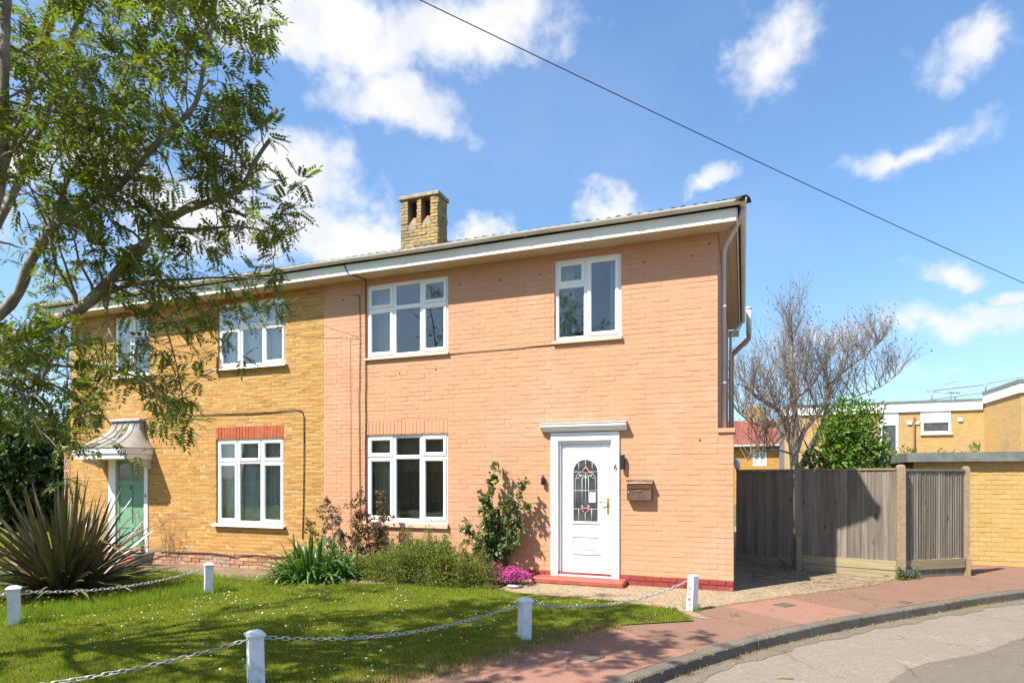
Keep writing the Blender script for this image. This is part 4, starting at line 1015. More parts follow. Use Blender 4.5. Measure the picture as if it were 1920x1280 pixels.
    mb = MB(); mb.bevbox(x0 - .05, x1 + .12, -.5, .01, -.16, -.02, .02); mb.build('doorstep', M['redstep'], yel)
M['blueplate'] = pm('blue_plate', (.05,.15,.45), .4)
green_door()

# ------------------------------------------------------------------ fittings hung on the walls
t = thing('mailbox', 'bronze metal letterbox on the wall right of the white door', 'mailbox', (-1.097, -.06, 1.27))
x0, x1, z0, z1 = -1.285, -.910, 1.275, 1.53
mb = MB(); mb.bevbox(x0 + .008, x1 - .008, -.105, -.006, z0, z1, .006); mb.build('box_body', M['bronze'], t)
mb = MB(); mb.prism([(-.005, z1 + .055), (-.12, z1 + .012), (-.128, z1 - .002), (-.12, z1 - .004), (-.005, z1 + .001)], 'x', x0 - .006, x1 + .006); mb.add([(x0 - .006, -.125, z1 + .008), (x1 + .006, -.125, z1 + .008), ((x0 + x1) / 2, -.118, z1 + .034)], [(0, 1, 2)]); mb.build('lid', M['bronze'], t)
mb = MB(); mb.bevbox(x0 + .03, x1 - .03, -.116, -.1055, z1 - .085, z1 - .018, .004); mb.build('letter_flap', M['bronzered'], t)
mb = MB(); mb.ring(x0 + .012, x1 - .012, z0 + .006, z1 - .004, [(0, -.1058), (0, -.112), (.012, -.112), (.012, -.1058)]); mb.build('door_rim', M['bronze'], t)
mb = MB(); mb.bevbox(-1.135, -1.06, -.114, -.106, z1 - .128, z1 - .102, .002); mb.build('name_plate', M['brass'], t)
mb = MB(); mb.tube([(x0 + .035, -.105, z0 + .12), (x0 + .035, -.113, z0 + .12)], .009, 8); mb.build('lock', M['came'], t)
t = thing('wall_lamp', 'slim black up-and-down wall lamp beside the door number', 'wall lamp', (-1.345, -.05, 1.73))
mb = MB(); mb.bevbox(-1.372, -1.318, -.085, -.03, 1.735, 1.955, .006); mb.build('fitting_body', M['black'], t)
mb = MB(); mb.bevbox(-1.375, -1.315, -.031, .0, 1.80, 1.90, .005); mb.build('wall_bracket', M['black'], t)
mb = MB(); mb.tube([(-1.345, -.0575, 1.9555), (-1.345, -.0575, 1.958)], .02, 10); mb.build('lens', M['came'], t)
t = thing('wall_sensor', 'small black sensor between the climbing rose and the door', 'wall sensor', (-2.6, -.04, 1.49))  # sensor unit with a nub on top, not a light
mb = MB(); mb.tube([(-2.6, -.05, 1.497), (-2.6, -.05, 1.51), (-2.6, -.05, 1.60), (-2.6, -.05, 1.62), (-2.6, -.05, 1.635)], [.022, .034, .034, .026, .010], 12); mb.build('fitting_body', M['black'], t)
mb = MB(); mb.bevbox(-2.625, -2.575, -.03, .0, 1.52, 1.60, .005); mb.build('wall_bracket', M['black'], t)
mb = MB(); mb.tube([(-2.6, -.05, 1.633), (-2.6, -.05, 1.655)], .009, 8); mb.build('finial', M['black'], t)
def cable(pts, r, label, mat='cable', Y=-.018):
    P = [Vector((facade(x, y, Y).x, Y, facade(x, y, Y).z)) for x, y in pts]
    mb = MB(); mb.tube(P, r, 5); o = mb.build('cable', M[mat]); tag(o, label, 'cable', 'cables clipped to the house walls'); return o
f0 = facade(643, 492, EY - .03); f1 = facade(652, 512, EY - .03)
mb = MB(); a = facade(686, 526, -.02)
mb.tube([(f0.x, EY - .03, f0.z), (f1.x, EY - .035, f1.z), (f1.x + .06, EY + .02, ZS - .02), (a.x, -.03, ZS - .012), (a.x, -.022, ZS - .1)] + [(facade(685.5, y, -.02).x + random.uniform(-.006, .006), -.02, facade(685.5, y, -.02).z) for y in range(545, 985, 20)], .009, 6)
tag(mb.build('cable', M['cable']), 'black cable from the gutter down beside the pink three-light windows', 'cable', 'cables clipped to the house walls')
cable([(842, 664), (880, 660), (940, 655.5), (975, 652.5), (1000, 649.5), (1039, 646)], .006, 'thin dark cable running between the two upper pink windows', Y=-.012)
cable([(655, 633), (656, 700), (656.5, 800), (657.5, 1000)], .0045, 'faint painted cable down the pink wall near the party line', 'pinkcable')
cable([(662, 552), (674, 554), (675, 640), (674, 728), (673, 735), (674, 830), (675, 960)], .007, 'brown cable with a junction clip left of the pink windows', 'cablebrown')
cable([(360, 778), (420, 776), (470, 775), (520, 771.5), (555, 768), (566, 770), (570, 782), (570, 860), (569, 940), (567, 1010)], .009, 'black cable turning down the yellow wall to the brown vent', 'cable')
cable([(300, 1033), (330, 1035), (395, 1036), (425, 1040), (440, 1043), (455, 1040), (480, 1040), (510, 1043), (545, 1043)], .011, 'wavy black cable along the foot of the yellow wall', 'cablebrown', -.03)
mb = MB(); b0 = facade(655, 624, -.03); P = [far(x, y, d) for x, y, d in ((470, 553, 10.6),)]
e0 = facade(400, 530, -.5); e1 = facade(672, 632, -.02)
mb.tube([e0.lerp(e1, k / 12) + Vector((0, 0, -.05 * math.sin(math.pi * k / 12))) for k in range(13)], .004, 4)
tag(mb.build('cable', M['cable']), 'thin drop wire slanting across the upper walls to the party line', 'cable', 'cables clipped to the house walls')
bp = facade(562, 1035)
mb = MB(); mb.bevbox(bp.x - .09, bp.x + .10, -.12, -.012, -.1, .245, .008); mb.bevbox(bp.x - .10, bp.x + .11, -.13, -.012, .246, .262, .004); tag(mb.build('meter_box', pm('brown_plastic', (.20,.085,.055), .5)), 'small brown box at the foot of the yellow wall by the strap-leaved plant', 'meter box')
# old fixing plugs left in the pink wall
for (x, y) in ((643, 562), (862, 533), (937, 525), (1013, 514), (1208, 491), (1297, 479), (749, 699), (817, 692), (1330, 456), (1312, 824)):
    p = facade(x, y, -.006); mb = MB(); mb.tube([(p.x, .0, p.z), (p.x, -.012, p.z)], [.016, .012], 7); mb.build('wall_plug', M['rust'], pink)
# ------------------------------------------------------------------ fence, gate, garage
def wedge_boards(parent, a, b, z0, z1, pitch, name='fence_board', thick=.016, over=.012, wob=.006):
    a = Vector((*a, 0)); b = Vector((*b, 0)); d = (b - a); L = d.length; d.normalize(); n = Vector((d.y, -d.x, 0))
    if n.dot(CAM - a) < 0: n = -n
    k = int(L / pitch); w = L / k
    for i in range(k):
        s0 = i * w - over * .5; s1 = (i + 1) * w + over * .5
        t0 = random.uniform(-.004, .004); h0 = z0 + random.uniform(-.006, .006); h1 = z1 + random.uniform(-.008, .004); lean = random.uniform(-.004, .004)
        prof = [(s0, .0), (s1, .0), (s1, thick + t0), (s0, .005 + t0)]
        mb = MB(); V = []
        for z, e in ((h0, 0), ((h0 + h1) / 2, random.uniform(-wob, wob)), (h1, lean)):
            V += [a + d * (s + e) + n * q + Vector((0, 0, z)) for s, q in prof]
        mb.add(V, [(j*4 + i_, j*4 + (i_+1) % 4, (j+1)*4 + (i_+1) % 4, (j+1)*4 + i_) for j in range(2) for i_ in range(4)] + [(3, 2, 1, 0), (8, 9, 10, 11)])
        mb.build(name, M['fence'], parent)
    return d, n
def plank(parent, a, b, z0, z1, off, th, name, mat):
    a = Vector((*a, 0)); b = Vector((*b, 0)); d = (b - a).normalized(); n = Vector((d.y, -d.x, 0))
    if n.dot(CAM - a) < 0: n = -n
    c = (a + b) / 2 + n * (off + th / 2) + Vector((0, 0, (z0 + z1) / 2))
    mb = MB(); mb.obox(c, (b - a) / 2, n * th / 2, Vector((0, 0, (z1 - z0) / 2))); mb.build(name, mat, parent)
def round_post(parent, p, w, h, mat, name='fence_post'):
    mb = MB(); V = []; prof = []
    for (z, s) in ((-.1, 1), (h - .08, .96), (h - .035, .92), (h - .01, .7), (h, .35)):
        V += [(p[0] + x * w / 2 * s, p[1] + y * w / 2 * s, z) for x, y in ((-1, -1), (1, -1), (1, 1), (-1, 1))]
    mb.add(V, [(j*4 + i, j*4 + (i+1) % 4, (j+1)*4 + (i+1) % 4, (j+1)*4 + i) for j in range(4) for i in range(4)] + [(16, 17, 18, 19)])
    return mb.build(name, mat, parent)
A0, P1, P2, P3 = (.225, 2.98), (1.23, 2.56), (2.69, 2.15), (3.79, 2.96)
gate = thing('garden_gate', 'shaded close-boarded timber gate between the pink house and the fence', 'gate', (.72, 2.8, 0))
wedge_boards(gate, A0, (1.16, 2.59), .07, 1.73, .088)
plank(gate, A0, (1.16, 2.59), .055, .20, .017, .02, 'bottom_rail', M['fencerail'])
plank(gate, A0, (1.16, 2.59), 1.725, 1.76, -.02, .06, 'capping', M['fencerail'])
fence = thing('fence', 'weathered grey close-boarded fence on posts between gate and garage', 'fence', (2.7, 2.4, 0))
wedge_boards(fence, (1.29, 2.54), (2.63, 2.17), .27, 1.735, .093)
plank(fence, (1.27, 2.548), (2.64, 2.165), .125, .275, .012, .022, 'gravel_board', M['fencerail'])
plank(fence, (1.27, 2.552), (2.64, 2.169), -.02, .120, .006, .022, 'gravel_board', M['fencerail'])
plank(fence, (1.27, 2.555), (2.63, 2.172), 1.735, 1.765, -.025, .06, 'capping', M['fencerail'])
wedge_boards(fence, (2.75, 2.195), (3.73, 2.915), .29, 1.72, .0505, thick=.024, over=.004)
plank(fence, (2.75, 2.195), (3.74, 2.92), .13, .285, .014, .024, 'gravel_board', M['fencerail'])
plank(fence, (2.76, 2.205), (3.74, 2.925), -.02, .125, .0, .022, 'gravel_board', M['fence'])
plank(fence, (2.74, 2.19), (3.74, 2.92), 1.72, 1.75, -.025, .06, 'capping', M['fencerail'])
for z in (.55, 1.5): plank(fence, (1.27, 2.56), (2.64, 2.18), z, z + .08, -.05, .04, 'fence_rail', M['fencerail'])
round_post(fence, P1, .11, 1.80, M['fence']); round_post(fence, (P2[0], P2[1]), .125, 1.82, M['concretepost']); round_post(fence, P3, .10, 1.80, M['concretepost'])
mb = MB(); mb.bevbox(1.19, 1.28, 2.40, 2.49, -.1, .60, .012); mb.build('concrete_spur', M['concretepost'], fence)
mb = MB(); mb.bevbox(3.78, 3.83, 2.83, 2.88, -.1, .3, .006); mb.build('concrete_spur', M['concretepost'], fence)

gar = thing('garage', 'flat-roofed yellow brick garage behind the fence', 'garage', (6.0, 5.5, 0))
GY = 4.35; GX0 = 3.36; GX1 = 9.5
gw = wall_sheet('wall', GX0, GX1, -.1, 1.92, [], lambda u, n, z: (u, GY - n, z), M['gmortar'], gar)
lay_bricks(gw, GX0, GX1, 0.0, 1.9, [], lambda u, n, z: (u, GY - n, z), M['garage'], proud=.004, jit=.0015, course=.087, L=.195, joint=.008, bev=.002, single=300, tilt=.003)
mb = MB(); mb.add([(GX0, GY, -.1), (GX0, GY + 5.5, -.1), (GX0, GY + 5.5, 1.92), (GX0, GY, 1.92)], [(0, 1, 2, 3)]); sw_ = mb.build('side_wall', M['gmortar'], gar, fix=False)
lay_bricks(sw_, GY, GY + 2.5, .9, 1.9, [(GY + .3, GY + .9, 1.35, 1.80)], lambda u, n, z: (GX0 - n, u, z), M['oldbrick'], proud=.005, course=.087, L=.195, single=0)
mb = MB(); mb.box(GX0 - .004, GX0 + .03, GY + .3, GY + .9, 1.35, 1.80); mb.build('side_window', M['doorpane'], gar)
mb = MB(); mb.add([(GX0 - .12, GY - .13, 1.905), (GX1, GY - .13, 1.905), (GX1, GY + 5.6, 1.905), (GX0 - .12, GY + 5.6, 1.905), (GX0 - .14, GY - .15, 2.075), (GX1, GY - .15, 2.085), (GX1, GY + 5.6, 2.085), (GX0 - .14, GY + 5.6, 2.075)], [(3, 2, 1, 0), (4, 5, 6, 7), (0, 1, 5, 4), (1, 2, 6, 5), (2, 3, 7, 6), (3, 0, 4, 7)])
mb.build('roof_slab', M['felt'], gar)

# ------------------------------------------------------------------ buildings further off
M['flatbrick'] = brick_mat('buff_flat_brick', [(.43,.275,.11), (.46,.305,.13), (.40,.25,.10), (.47,.32,.14)], stain=((.32,.265,.18), .55, .5, .75))
M['flatbrickside'] = brick_mat('buff_flat_brick_side', [(.43,.275,.11), (.46,.305,.13), (.40,.25,.10), (.47,.32,.14)], stain=((.28,.23,.16), .6, .5, .72), axis=1)
def flats():
    t = thing('flat_roofed_block', 'two-storey buff brick block with flat roof and white fascia boards', 'building', (12, 27, 0))
    Yp = 28.4; Xq = 11.8; Yw = 24.0
    wins = []
    def pw(x0, y0, x1, y1): a = facade(x0, y0, Yp); b = facade(x1, y1, Yp); return (a.x, b.x, b.z, a.z)
    w1 = pw(1727, 789, 1783, 811); p1 = pw(1726, 768, 1782.5, 788); w2 = pw(1650, 794, 1684, 872); p2 = pw(1650, 770, 1684.5, 793)
    ops = [w1, p1, w2, p2]
    zt = 5.5
    wl = wall_sheet('wall', 2.5, Xq, -.2, zt, ops, lambda u, n, z: (u, Yp - n, z), M['flatbrick'], t, reveal=.1)
    mb = MB(); mb.add([(Xq, Yp, -.2), (Xq, Yw, -.2), (Xq, Yw, 5.75), (Xq, Yp, 5.75)], [(0, 1, 2, 3)]); mb.build('wing_side_wall', M['flatbrickside'], t, fix=False)
    mb = MB(); mb.add([(Xq, Yw, -.2), (Xq + 12, Yw, -.2), (Xq + 12, Yw, 5.75), (Xq, Yw, 5.75)], [(0, 1, 2, 3)]); mb.build('wing_front_wall', M['flatbrick'], t, fix=False)
    mb = MB(); mb.add([(2.5, Yp, -.2), (2.5, Yp + 8, -.2), (2.5, Yp + 8, zt), (2.5, Yp, zt)], [(0, 1, 2, 3)]); mb.add([(2.5, Yp, zt), (2.5, Yp + 8, zt), (Xq + 12, Yp + 8, zt), (Xq + 12, Yp, zt)], [(0, 1, 2, 3)]); mb.add([(Xq, Yw, 5.74), (Xq + 12, Yw, 5.74), (Xq + 12, Yp, 5.74), (Xq, Yp, 5.74)], [(0, 1, 2, 3)]); mb.build('roof', M['felt'], t, fix=False)
    zf = facade(1744, 770.5, Yp - .1).z
    for (a, b, c, d, nm) in ((2.4, Xq - .1, Yp - .1, Yp, 'fascia_board'),):
        mb = MB(); mb.box(a, b, c, d, zf, zt); mb.build(nm, M['white_far'], t); mb = MB(); mb.box(a, b, c - .03, d, zt + .001, zt + .12); mb.build('roof_edge', M['felt'], t)
    mb = MB(); mb.box(Xq - .1, Xq, Yw - .1, Yp - .11, 5.34, 5.78); mb.box(Xq + .001, Xq + 12, Yw - .1, Yw, 5.34, 5.78); mb.build('fascia_board', M['white_far'], t)
    mb = MB(); mb.box(Xq - .14, Xq, Yw - .14, Yp - .14, 5.781, 5.93); mb.box(Xq + .001, Xq + 12, Yw - .14, Yw, 5.781, 5.93); mb.build('roof_edge', M['felt'], t)
    for w, pn in ((w1, p1), (w2, p2)):
        mb = MB(); mb.ring(w[0], w[1], w[2], w[3], [(0, Yp - .02), (.10, Yp - .02), (.10, Yp + .06), (0, Yp + .06)]); f = mb.build('window', M['white_far'], t)
        mb = MB(); glazing(mb, w[0] + .09, w[1] - .09, w[2] + .09, w[3] - .09, Yp + .03); mb.build('pane', M['doorpane'], f, fix=False)
        for k in range(4):
            h = (pn[3] - pn[2]) / 4; mb = MB(); mb.prism([(Yp - .005, pn[2] + k * h), (Yp - .045, pn[2] + k * h), (Yp - .02, pn[2] + (k + 1) * h - .002), (Yp - .005, pn[2] + (k + 1) * h - .002)], 'x', pn[0], pn[1]); mb.build('shiplap_board', M['white_far'], t)
    mb = MB(); mb.box(w1[0] - .05, w1[1] + .05, Yp - .09, Yp, w1[2] - .10, w1[2] - .002); mb.build('sill', M['cream'], t)
    for (x, y) in ((1705, 793), (1800, 787)): p = facade(x, y, Yp); mb = MB(); mb.bevbox(p.x - .1, p.x + .1, Yp - .08, Yp, p.z - .09, p.z + .09, .02); mb.build('vent_cowl', M['white_far'], t)
    p = facade(1719, 793, Yp); mb = MB(); mb.bevbox(p.x - .1, p.x + .12, Yp - .06, Yp, p.z - .08, p.z + .08, .02); mb.build('vent_cowl', M['cream'], t)
    p = facade(1714.5, 782, Yp - .06); mb = MB(); mb.tube([(p.x, Yp - .06, 0), (p.x, Yp - .06, p.z)], .04, 8); mb.build('vent_pipe', M['cablebrown'], t)
    # guard rail of scaffold tube on the roof and an aerial
    r = thing('roof_guard_rail', 'scaffold tube guard rail on the flat roof of the buff block', 'railing', (11, 27, 5.5))
    def bar(pts, rad, nm): mb = MB(); mb.tube(pts, rad, 6); mb.build(nm, M['grey_metal'], r)
    q = lambda x, y, d: far(x, y, d + 9)
    bar([q(1750, 732, 31), q(1835, 722, 29), q(1925, 704, 25)], .035, 'rail'); bar([q(1737, 733, 31.5), q(1800, 737, 30)], .035, 'rail'); bar([q(1735, 751, 31.5), q(1850, 735, 28), q(1880, 726, 27)], .03, 'rail')
    for (x, y0, y1, d) in ((1747, 729, 755, 31.2), (1848, 713, 737, 28), (1791, 736, 752, 30.2)): bar([q(x, y0, d), q(x, y1, d)], .04, 'rail_post')
    a = thing('television_aerial', 'spiky television aerial behind the roof guard rail', 'aerial', tuple(q(1783, 752, 33)))
    mb = MB(); mb.tube([q(1783, 755, 33), q(1783, 716, 33)], .025, 5); mb.build('mast', M['grey_metal'], a)
    mb = MB(); mb.tube([q(1770, 720, 33), q(1793, 714, 33)], .015, 4)
    for k in range(6): mb.tube([q(1771 + k * 4, 714 - k * .2, 33), q(1772 + k * 4, 723 - k * 1.2, 33)], .010, 4)
    mb.build('aerial_arms', M['grey_metal'], a)
flats()
def red_house():
    t = thing('house', 'distant yellow brick house with lichen-patched red tiled roof', 'house', (1.0, 34, 0))
    Yh = 34.0; x1 = facade(1462, 850, Yh).x; x0 = -9.0; ze = facade(1420, 834, Yh).z; zr = facade(1430, 787, Yh + 4).z
    w = facade(1412, 841, Yh); w2 = facade(1437, 873, Yh); op = (w.x, w2.x, w2.z, w.z)
    m1 = brick_mat('far_yellow_brick', YB, stain=((.40,.24,.09), 1.2, .5, .7), grain=20.0)
    wall_sheet('wall', x0, x1, -.2, ze + .02, [op], lambda u, n, z: (u, Yh - n, z), m1, t, reveal=.1)
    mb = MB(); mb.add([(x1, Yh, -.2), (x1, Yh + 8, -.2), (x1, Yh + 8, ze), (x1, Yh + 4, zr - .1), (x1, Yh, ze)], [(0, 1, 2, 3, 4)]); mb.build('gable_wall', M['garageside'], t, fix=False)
    mt, nt, b, out = new_mat('red_clay_tiles'); p = wpos(nt); b.inputs['Roughness'].default_value = .9
    br = N(nt, 'ShaderNodeTexBrick', inp={'Vector': VM(nt, 'MULTIPLY', N(nt, 'ShaderNodeCombineXYZ', inp={0: N(nt, 'ShaderNodeSeparateXYZ', inp={0: p}).outputs[0], 1: N(nt, 'ShaderNodeSeparateXYZ', inp={0: p}).outputs[1]}).outputs[0], (1, 1, 1)), 'Color1': (.28,.07,.045, 1), 'Color2': (.22,.055,.04, 1), 'Mortar': (.12,.03,.025, 1), 'Scale': 1.0, 'Mortar Size': .035, 'Brick Width': .30, 'Row Height': .30, 'Bias': .0})
    c = MIXC(nt, SMOOTH(nt, noise(nt, p, .55, 5, .65), .56, .70), br.outputs[0], (.55,.29,.04)); c = MIXC(nt, MATH(nt, 'MULTIPLY', SMOOTH(nt, noise(nt, p, 1.3, 5, .7), .5, .7), .5), c, (.24,.14,.10)); nt.links.new(c, b.inputs['Base Color'])
    mb = MB(); V = [(x0, Yh - .35, ze - .05), (x1 + .15, Yh - .35, ze - .05), (x1 + .15, Yh + 4, zr), (x0, Yh + 4, zr), (x1 + .15, Yh + 8.3, ze - .05), (x0, Yh + 8.3, ze - .05)]
    mb.add(V + [(v[0], v[1], v[2] - .14) for v in V], [(0, 1, 2, 3), (3, 2, 4, 5), (0, 1, 7, 6), (1, 2, 8, 7), (2, 4, 10, 8)]); mb.build('roof', mt, t, fix=False)
    mb = MB(); mb.tube([(x0, Yh - .42, ze - .06), (x1 + .1, Yh - .42, ze - .06)], .07, 8); mb.build('gutter', M['white_far'], t)
    mb = MB(); mb.tube([(x1 + .08, Yh - .38, ze - .1), (x1 + .10, Yh - .1, ze - .45), (x1 + .10, Yh - .1, 0)], .05, 8); mb.build('downpipe', M['white_far'], t)
    mb = MB(); mb.ring(op[0], op[1], op[2], op[3], [(0, Yh - .02), (.09, Yh - .02), (.09, Yh + .06), (0, Yh + .06)]); mb.box((op[0] + op[1]) / 2 - .05, (op[0] + op[1]) / 2 + .05, Yh - .019, Yh + .05, op[2] + .09, op[3] - .09); f = mb.build('window', M['white_far'], t)
    m_ = (op[0] + op[1]) / 2
    for (a, b_) in ((op[0] + .08, m_ - .05), (m_ + .05, op[1] - .08)): mb = MB(); glazing(mb, a, b_, op[2] + .08, op[3] - .08, Yh + .03); mb.build('pane', M['blind'], f, fix=False)
    mb = MB(); c0 = facade(1409, 800, Yh + 4); mb.bevbox(x1 - 2.1, x1 - .9, Yh + 3.6, Yh + 4.4, zr - .6, zr + .95, .03); mb.build('chimney', M['chimney'], t)
red_house()
M['render'] = pm('grey_render', (.27,.26,.24), .9, (.22,.21,.195), 2.0)
def backdrop_house(name, label, x, y, w, d, ze, zr, mat, rot=0):
    t = thing(name, label, 'house', (x, y, 0)); wn = [(-w/2 + .9, -w/2 + 2.4), (w/2 - 2.4, w/2 - .9)]
    ops = [(a, b, c, e) for a, b in wn for c, e in ((.9, 2.1), (3.3, 4.4))]
    wall_sheet('wall', -w/2, w/2, -.2, ze, ops, lambda u, n, z: (x - u, y + n, z), mat, t, reveal=.1)
    mb = MB()
    for s in (-1, 1): mb.add([(x + s * w/2, y, -.2), (x + s * w/2, y - d, -.2), (x + s * w/2, y - d, ze), (x + s * w/2, y - d/2, zr - .1), (x + s * w/2, y, ze)], [(0, 1, 2, 3, 4)])
    mb.build('side_wall', mat, t, fix=False)
    mb = MB(); mb.add([(x - w/2 - .3, y + .4, ze - .1), (x + w/2 + .3, y + .4, ze - .1), (x + w/2 + .3, y - d/2, zr), (x - w/2 - .3, y - d/2, zr), (x + w/2 + .3, y - d - .4, ze - .1), (x - w/2 - .3, y - d - .4, ze - .1)], [(0, 1, 2, 3), (3, 2, 4, 5)]); mb.build('roof', M['tile'], t, fix=False)
    for (a, b, c, e) in ops:
        mb = MB(); x0, x1 = x - b, x - a; mb.ring(x0, x1, c, e, [(0, y + .0), (.07, y + .0), (.07, y - .06), (0, y - .06)]); mb.box((x0 + x1) / 2 - .04, (x0 + x1) / 2 + .04, y - .05, y - .001, c + .07, e - .07); f = mb.build('window', M['white_far'], t)
        mb = MB(); glazing(mb, x0 + .06, x1 - .06, c + .06, e - .06, y - .03); mb.build('pane', M['doorpane'], f, fix=False)
    mb = MB(); mb.bevbox(x - .5, x + .5, y - .06, y + .02, 0, 2.1, .02); mb.build('front_door', M['whitewood'], t)
backdrop_house('house', 'grey rendered house with tiled roof across the street', -9.5, -27.0, 12, 8, 5.1, 7.2, M['render'])
backdrop_house('house', 'yellow brick house across the street beside the grey rendered one', -25.0, -22.0, 11, 8, 5.1, 7.2, M['yellow'])

# ------------------------------------------------------------------ white posts and chains
dl = Vector((.58, .81, 0)).normalized(); dn = Vector((dl.y, -dl.x, 0))
POSTS = [((-7.101, -4.871), .055, True, 'leaning white post in long grass by the bronze strap-leaved plant'), ((-6.595, -2.757), .052, True, 'white post with cap at the corner by the soil bed of the yellow house'),
         ((-3.18, -5.473), .055, True, 'white capped post between the two long chains over the lawn'), ((-1.685, -3.492), .050, True, 'white capped post where lawn and pink pavement bay meet'),
         ((-.245, -1.473), .045, False, 'flat-topped white post with faint lettering beside the concrete apron'), ((-4.66, -7.46), .055, True, 'white post at the roadside end of the lawn chain'), ((-7.75, -7.0), .055, True, 'white post further along the neighbour boundary')]
def make_post(p, w, cap, label):
    t = thing('post', label, 'post', (p[0], p[1], 0), 'white posts round the lawn')
    c = Vector((p[0], p[1], 0)); h = .43
    lean = Vector((random.uniform(-.05, .05), random.uniform(-.05, .05), 0))
    mb = MB(); V = []
    for z in (-.05, h - .045 if cap else h - .006, h - .045 if cap else h):
        s = w if (z < h - .003 or cap) else w - .006
        V += [c + lean * z + dl * (a * s) + dn * (b * s) + Vector((0, 0, z)) for a, b in ((-1, -1), (1, -1), (1, 1), (-1, 1))]
    mb.add(V, [(j*4 + i, j*4 + (i+1) % 4, (j+1)*4 + (i+1) % 4, (j+1)*4 + i) for j in range(2) for i in range(4)] + [(8, 9, 10, 11)]); mb.build('shaft', M['post'], t)
    if cap:
        mb = MB(); V = []
        for z, s in ((h - .044, w + .003), (h - .040, w + .012), (h - .022, w + .014), (h - .016, w + .006), (h + .004, w * .55), (h + .006, w * .2)):
            V += [c + lean * z + dl * (a * s) + dn * (b * s) + Vector((0, 0, z)) for a, b in ((-1, -1), (1, -1), (1, 1), (-1, 1))]
        mb.add(V, [(j*4 + i, j*4 + (i+1) % 4, (j+1)*4 + (i+1) % 4, (j+1)*4 + i) for j in range(5) for i in range(4)] + [(20, 21, 22, 23), (3, 2, 1, 0)]); mb.build('cap', M['post'], t)
    else:
        # worn dark lettering running down one face
        mb = MB(); n = -dl
        for k, (zz, ww) in enumerate(((.345, .010), (.318, .012), (.295, .014), (.272, .012), (.243, .006), (.216, .012), (.182, .012), (.150, .022), (.128, .008))):
            cc = c + n * (w + .0012) + dn * (-.012) + Vector((0, 0, zz)); mb.obox(cc, dn * ww * .5, n * .0008, Vector((0, 0, .0045)))
            if k % 2 == 0: mb.obox(cc + dn * ww * .35 + Vector((0, 0, .007)), dn * .0025, n * .0008, Vector((0, 0, .007)))
        mb.build('lettering', M['cable'], t)
    return t
for p in POSTS: make_post(*p)
# chain link mesh shared by all links
def link_mesh():
    mb = MB(); L, W, r = .030, .0135, .0042; P = []
    for k in range(12):
        a = 2 * math.pi * k / 12; x = math.cos(a) * W + (L - W) * (1 if math.cos(a) > 0 else -1) * (1 if abs(math.cos(a)) > .3 else abs(math.cos(a)) / .3); P.append((x, math.sin(a) * W, 0))
    P.append(P[0]); mb.tube(P, r, 5, cap=False)
    me = bpy.data.meshes.new('link'); me.from_pydata(mb.v, [], mb.f); me.polygons.foreach_set('use_smooth', [True] * len(mb.f)); me.materials.append(M['chain']); me.update(); return me
LINK = link_mesh()
def chain(a, b, za, zb, sag, label):
    a = Vector((a[0], a[1], za)); b = Vector((b[0], b[1], zb)); h = (b - a); h.z = 0; u = h.normalized()
    a = a + u * .056; b = b - u * .056
    f = lambda t: a.lerp(b, t) + Vector((0, 0, -4 * sag * t * (1 - t)))
    L = sum((f((k + 1) / 60) - f(k / 60)).length for k in range(60)); n = int(L / .046)
    t = thing('chain', label, 'chain', tuple(a), 'galvanised chains between the white posts')
    for k in range(n):
        p = f((k + .5) / n); d = (f((k + 1) / n) - f(k / n)).normalized()
        q = d.to_track_quat('X', 'Z') @ Matrix.Rotation(R(90) * (k % 2) + random.uniform(-.5, .5), 3, 'X').to_quaternion()
        o = bpy.data.objects.new('link', LINK); place(o, t, p); o.rotation_euler = q.to_euler()
chain(POSTS[2][0], POSTS[3][0], .375, .37, .125, 'long chain sagging over the lawn between two capped white posts')
chain(POSTS[3][0], POSTS[4][0], .36, .37, .135, 'chain from the capped post to the flat-topped post by the apron')
chain(POSTS[0][0], POSTS[1][0], .36, .36, .10, 'chain in front of the bronze strap-leaved plant')
chain(POSTS[5][0], POSTS[2][0], .36, .375, .11, 'chain rising to the capped post from the roadside end of the lawn')
chain(POSTS[6][0], POSTS[0][0], .36, .36, .10, 'chain leading away from the leaning white post along the boundary')
# small things lying about
p = ground(965, 1101); mb = MB(); mb.tube([(p.x, p.y, .012), (p.x, p.y, .02), (p.x, p.y, .034), (p.x, p.y, .035), (p.x, p.y, .022)], [.075, .095, .115, .108, .08], 18); tag(mb.build('plant_saucer', M['dish']), 'white plastic saucer on the path below the magenta flowers', 'saucer')
p = ground(1470, 1270, -.10); mb = MB(); mb.tube([(p.x - .06, p.y - .02, -.10), (p.x - .01, p.y, -.095), (p.x + .03, p.y + .01, -.098), (p.x + .08, p.y + .015, -.10)], [.006, .008, .007, .004], 6); tag(mb.build('stick', M['drygrass']), 'short pale stick lying on the road', 'stick')
# overhead telephone wire
mb = MB(); a = far(700, -42, 10.0); b = far(2050, 588, 17.0); mb.tube([a.lerp(b, k / 30) + Vector((0, 0, -.10 * math.sin(math.pi * k / 30))) for k in range(31)], .009, 5)
tag(mb.build('overhead_wire', M['cable']), 'single dark telephone wire crossing the blue sky', 'wire')
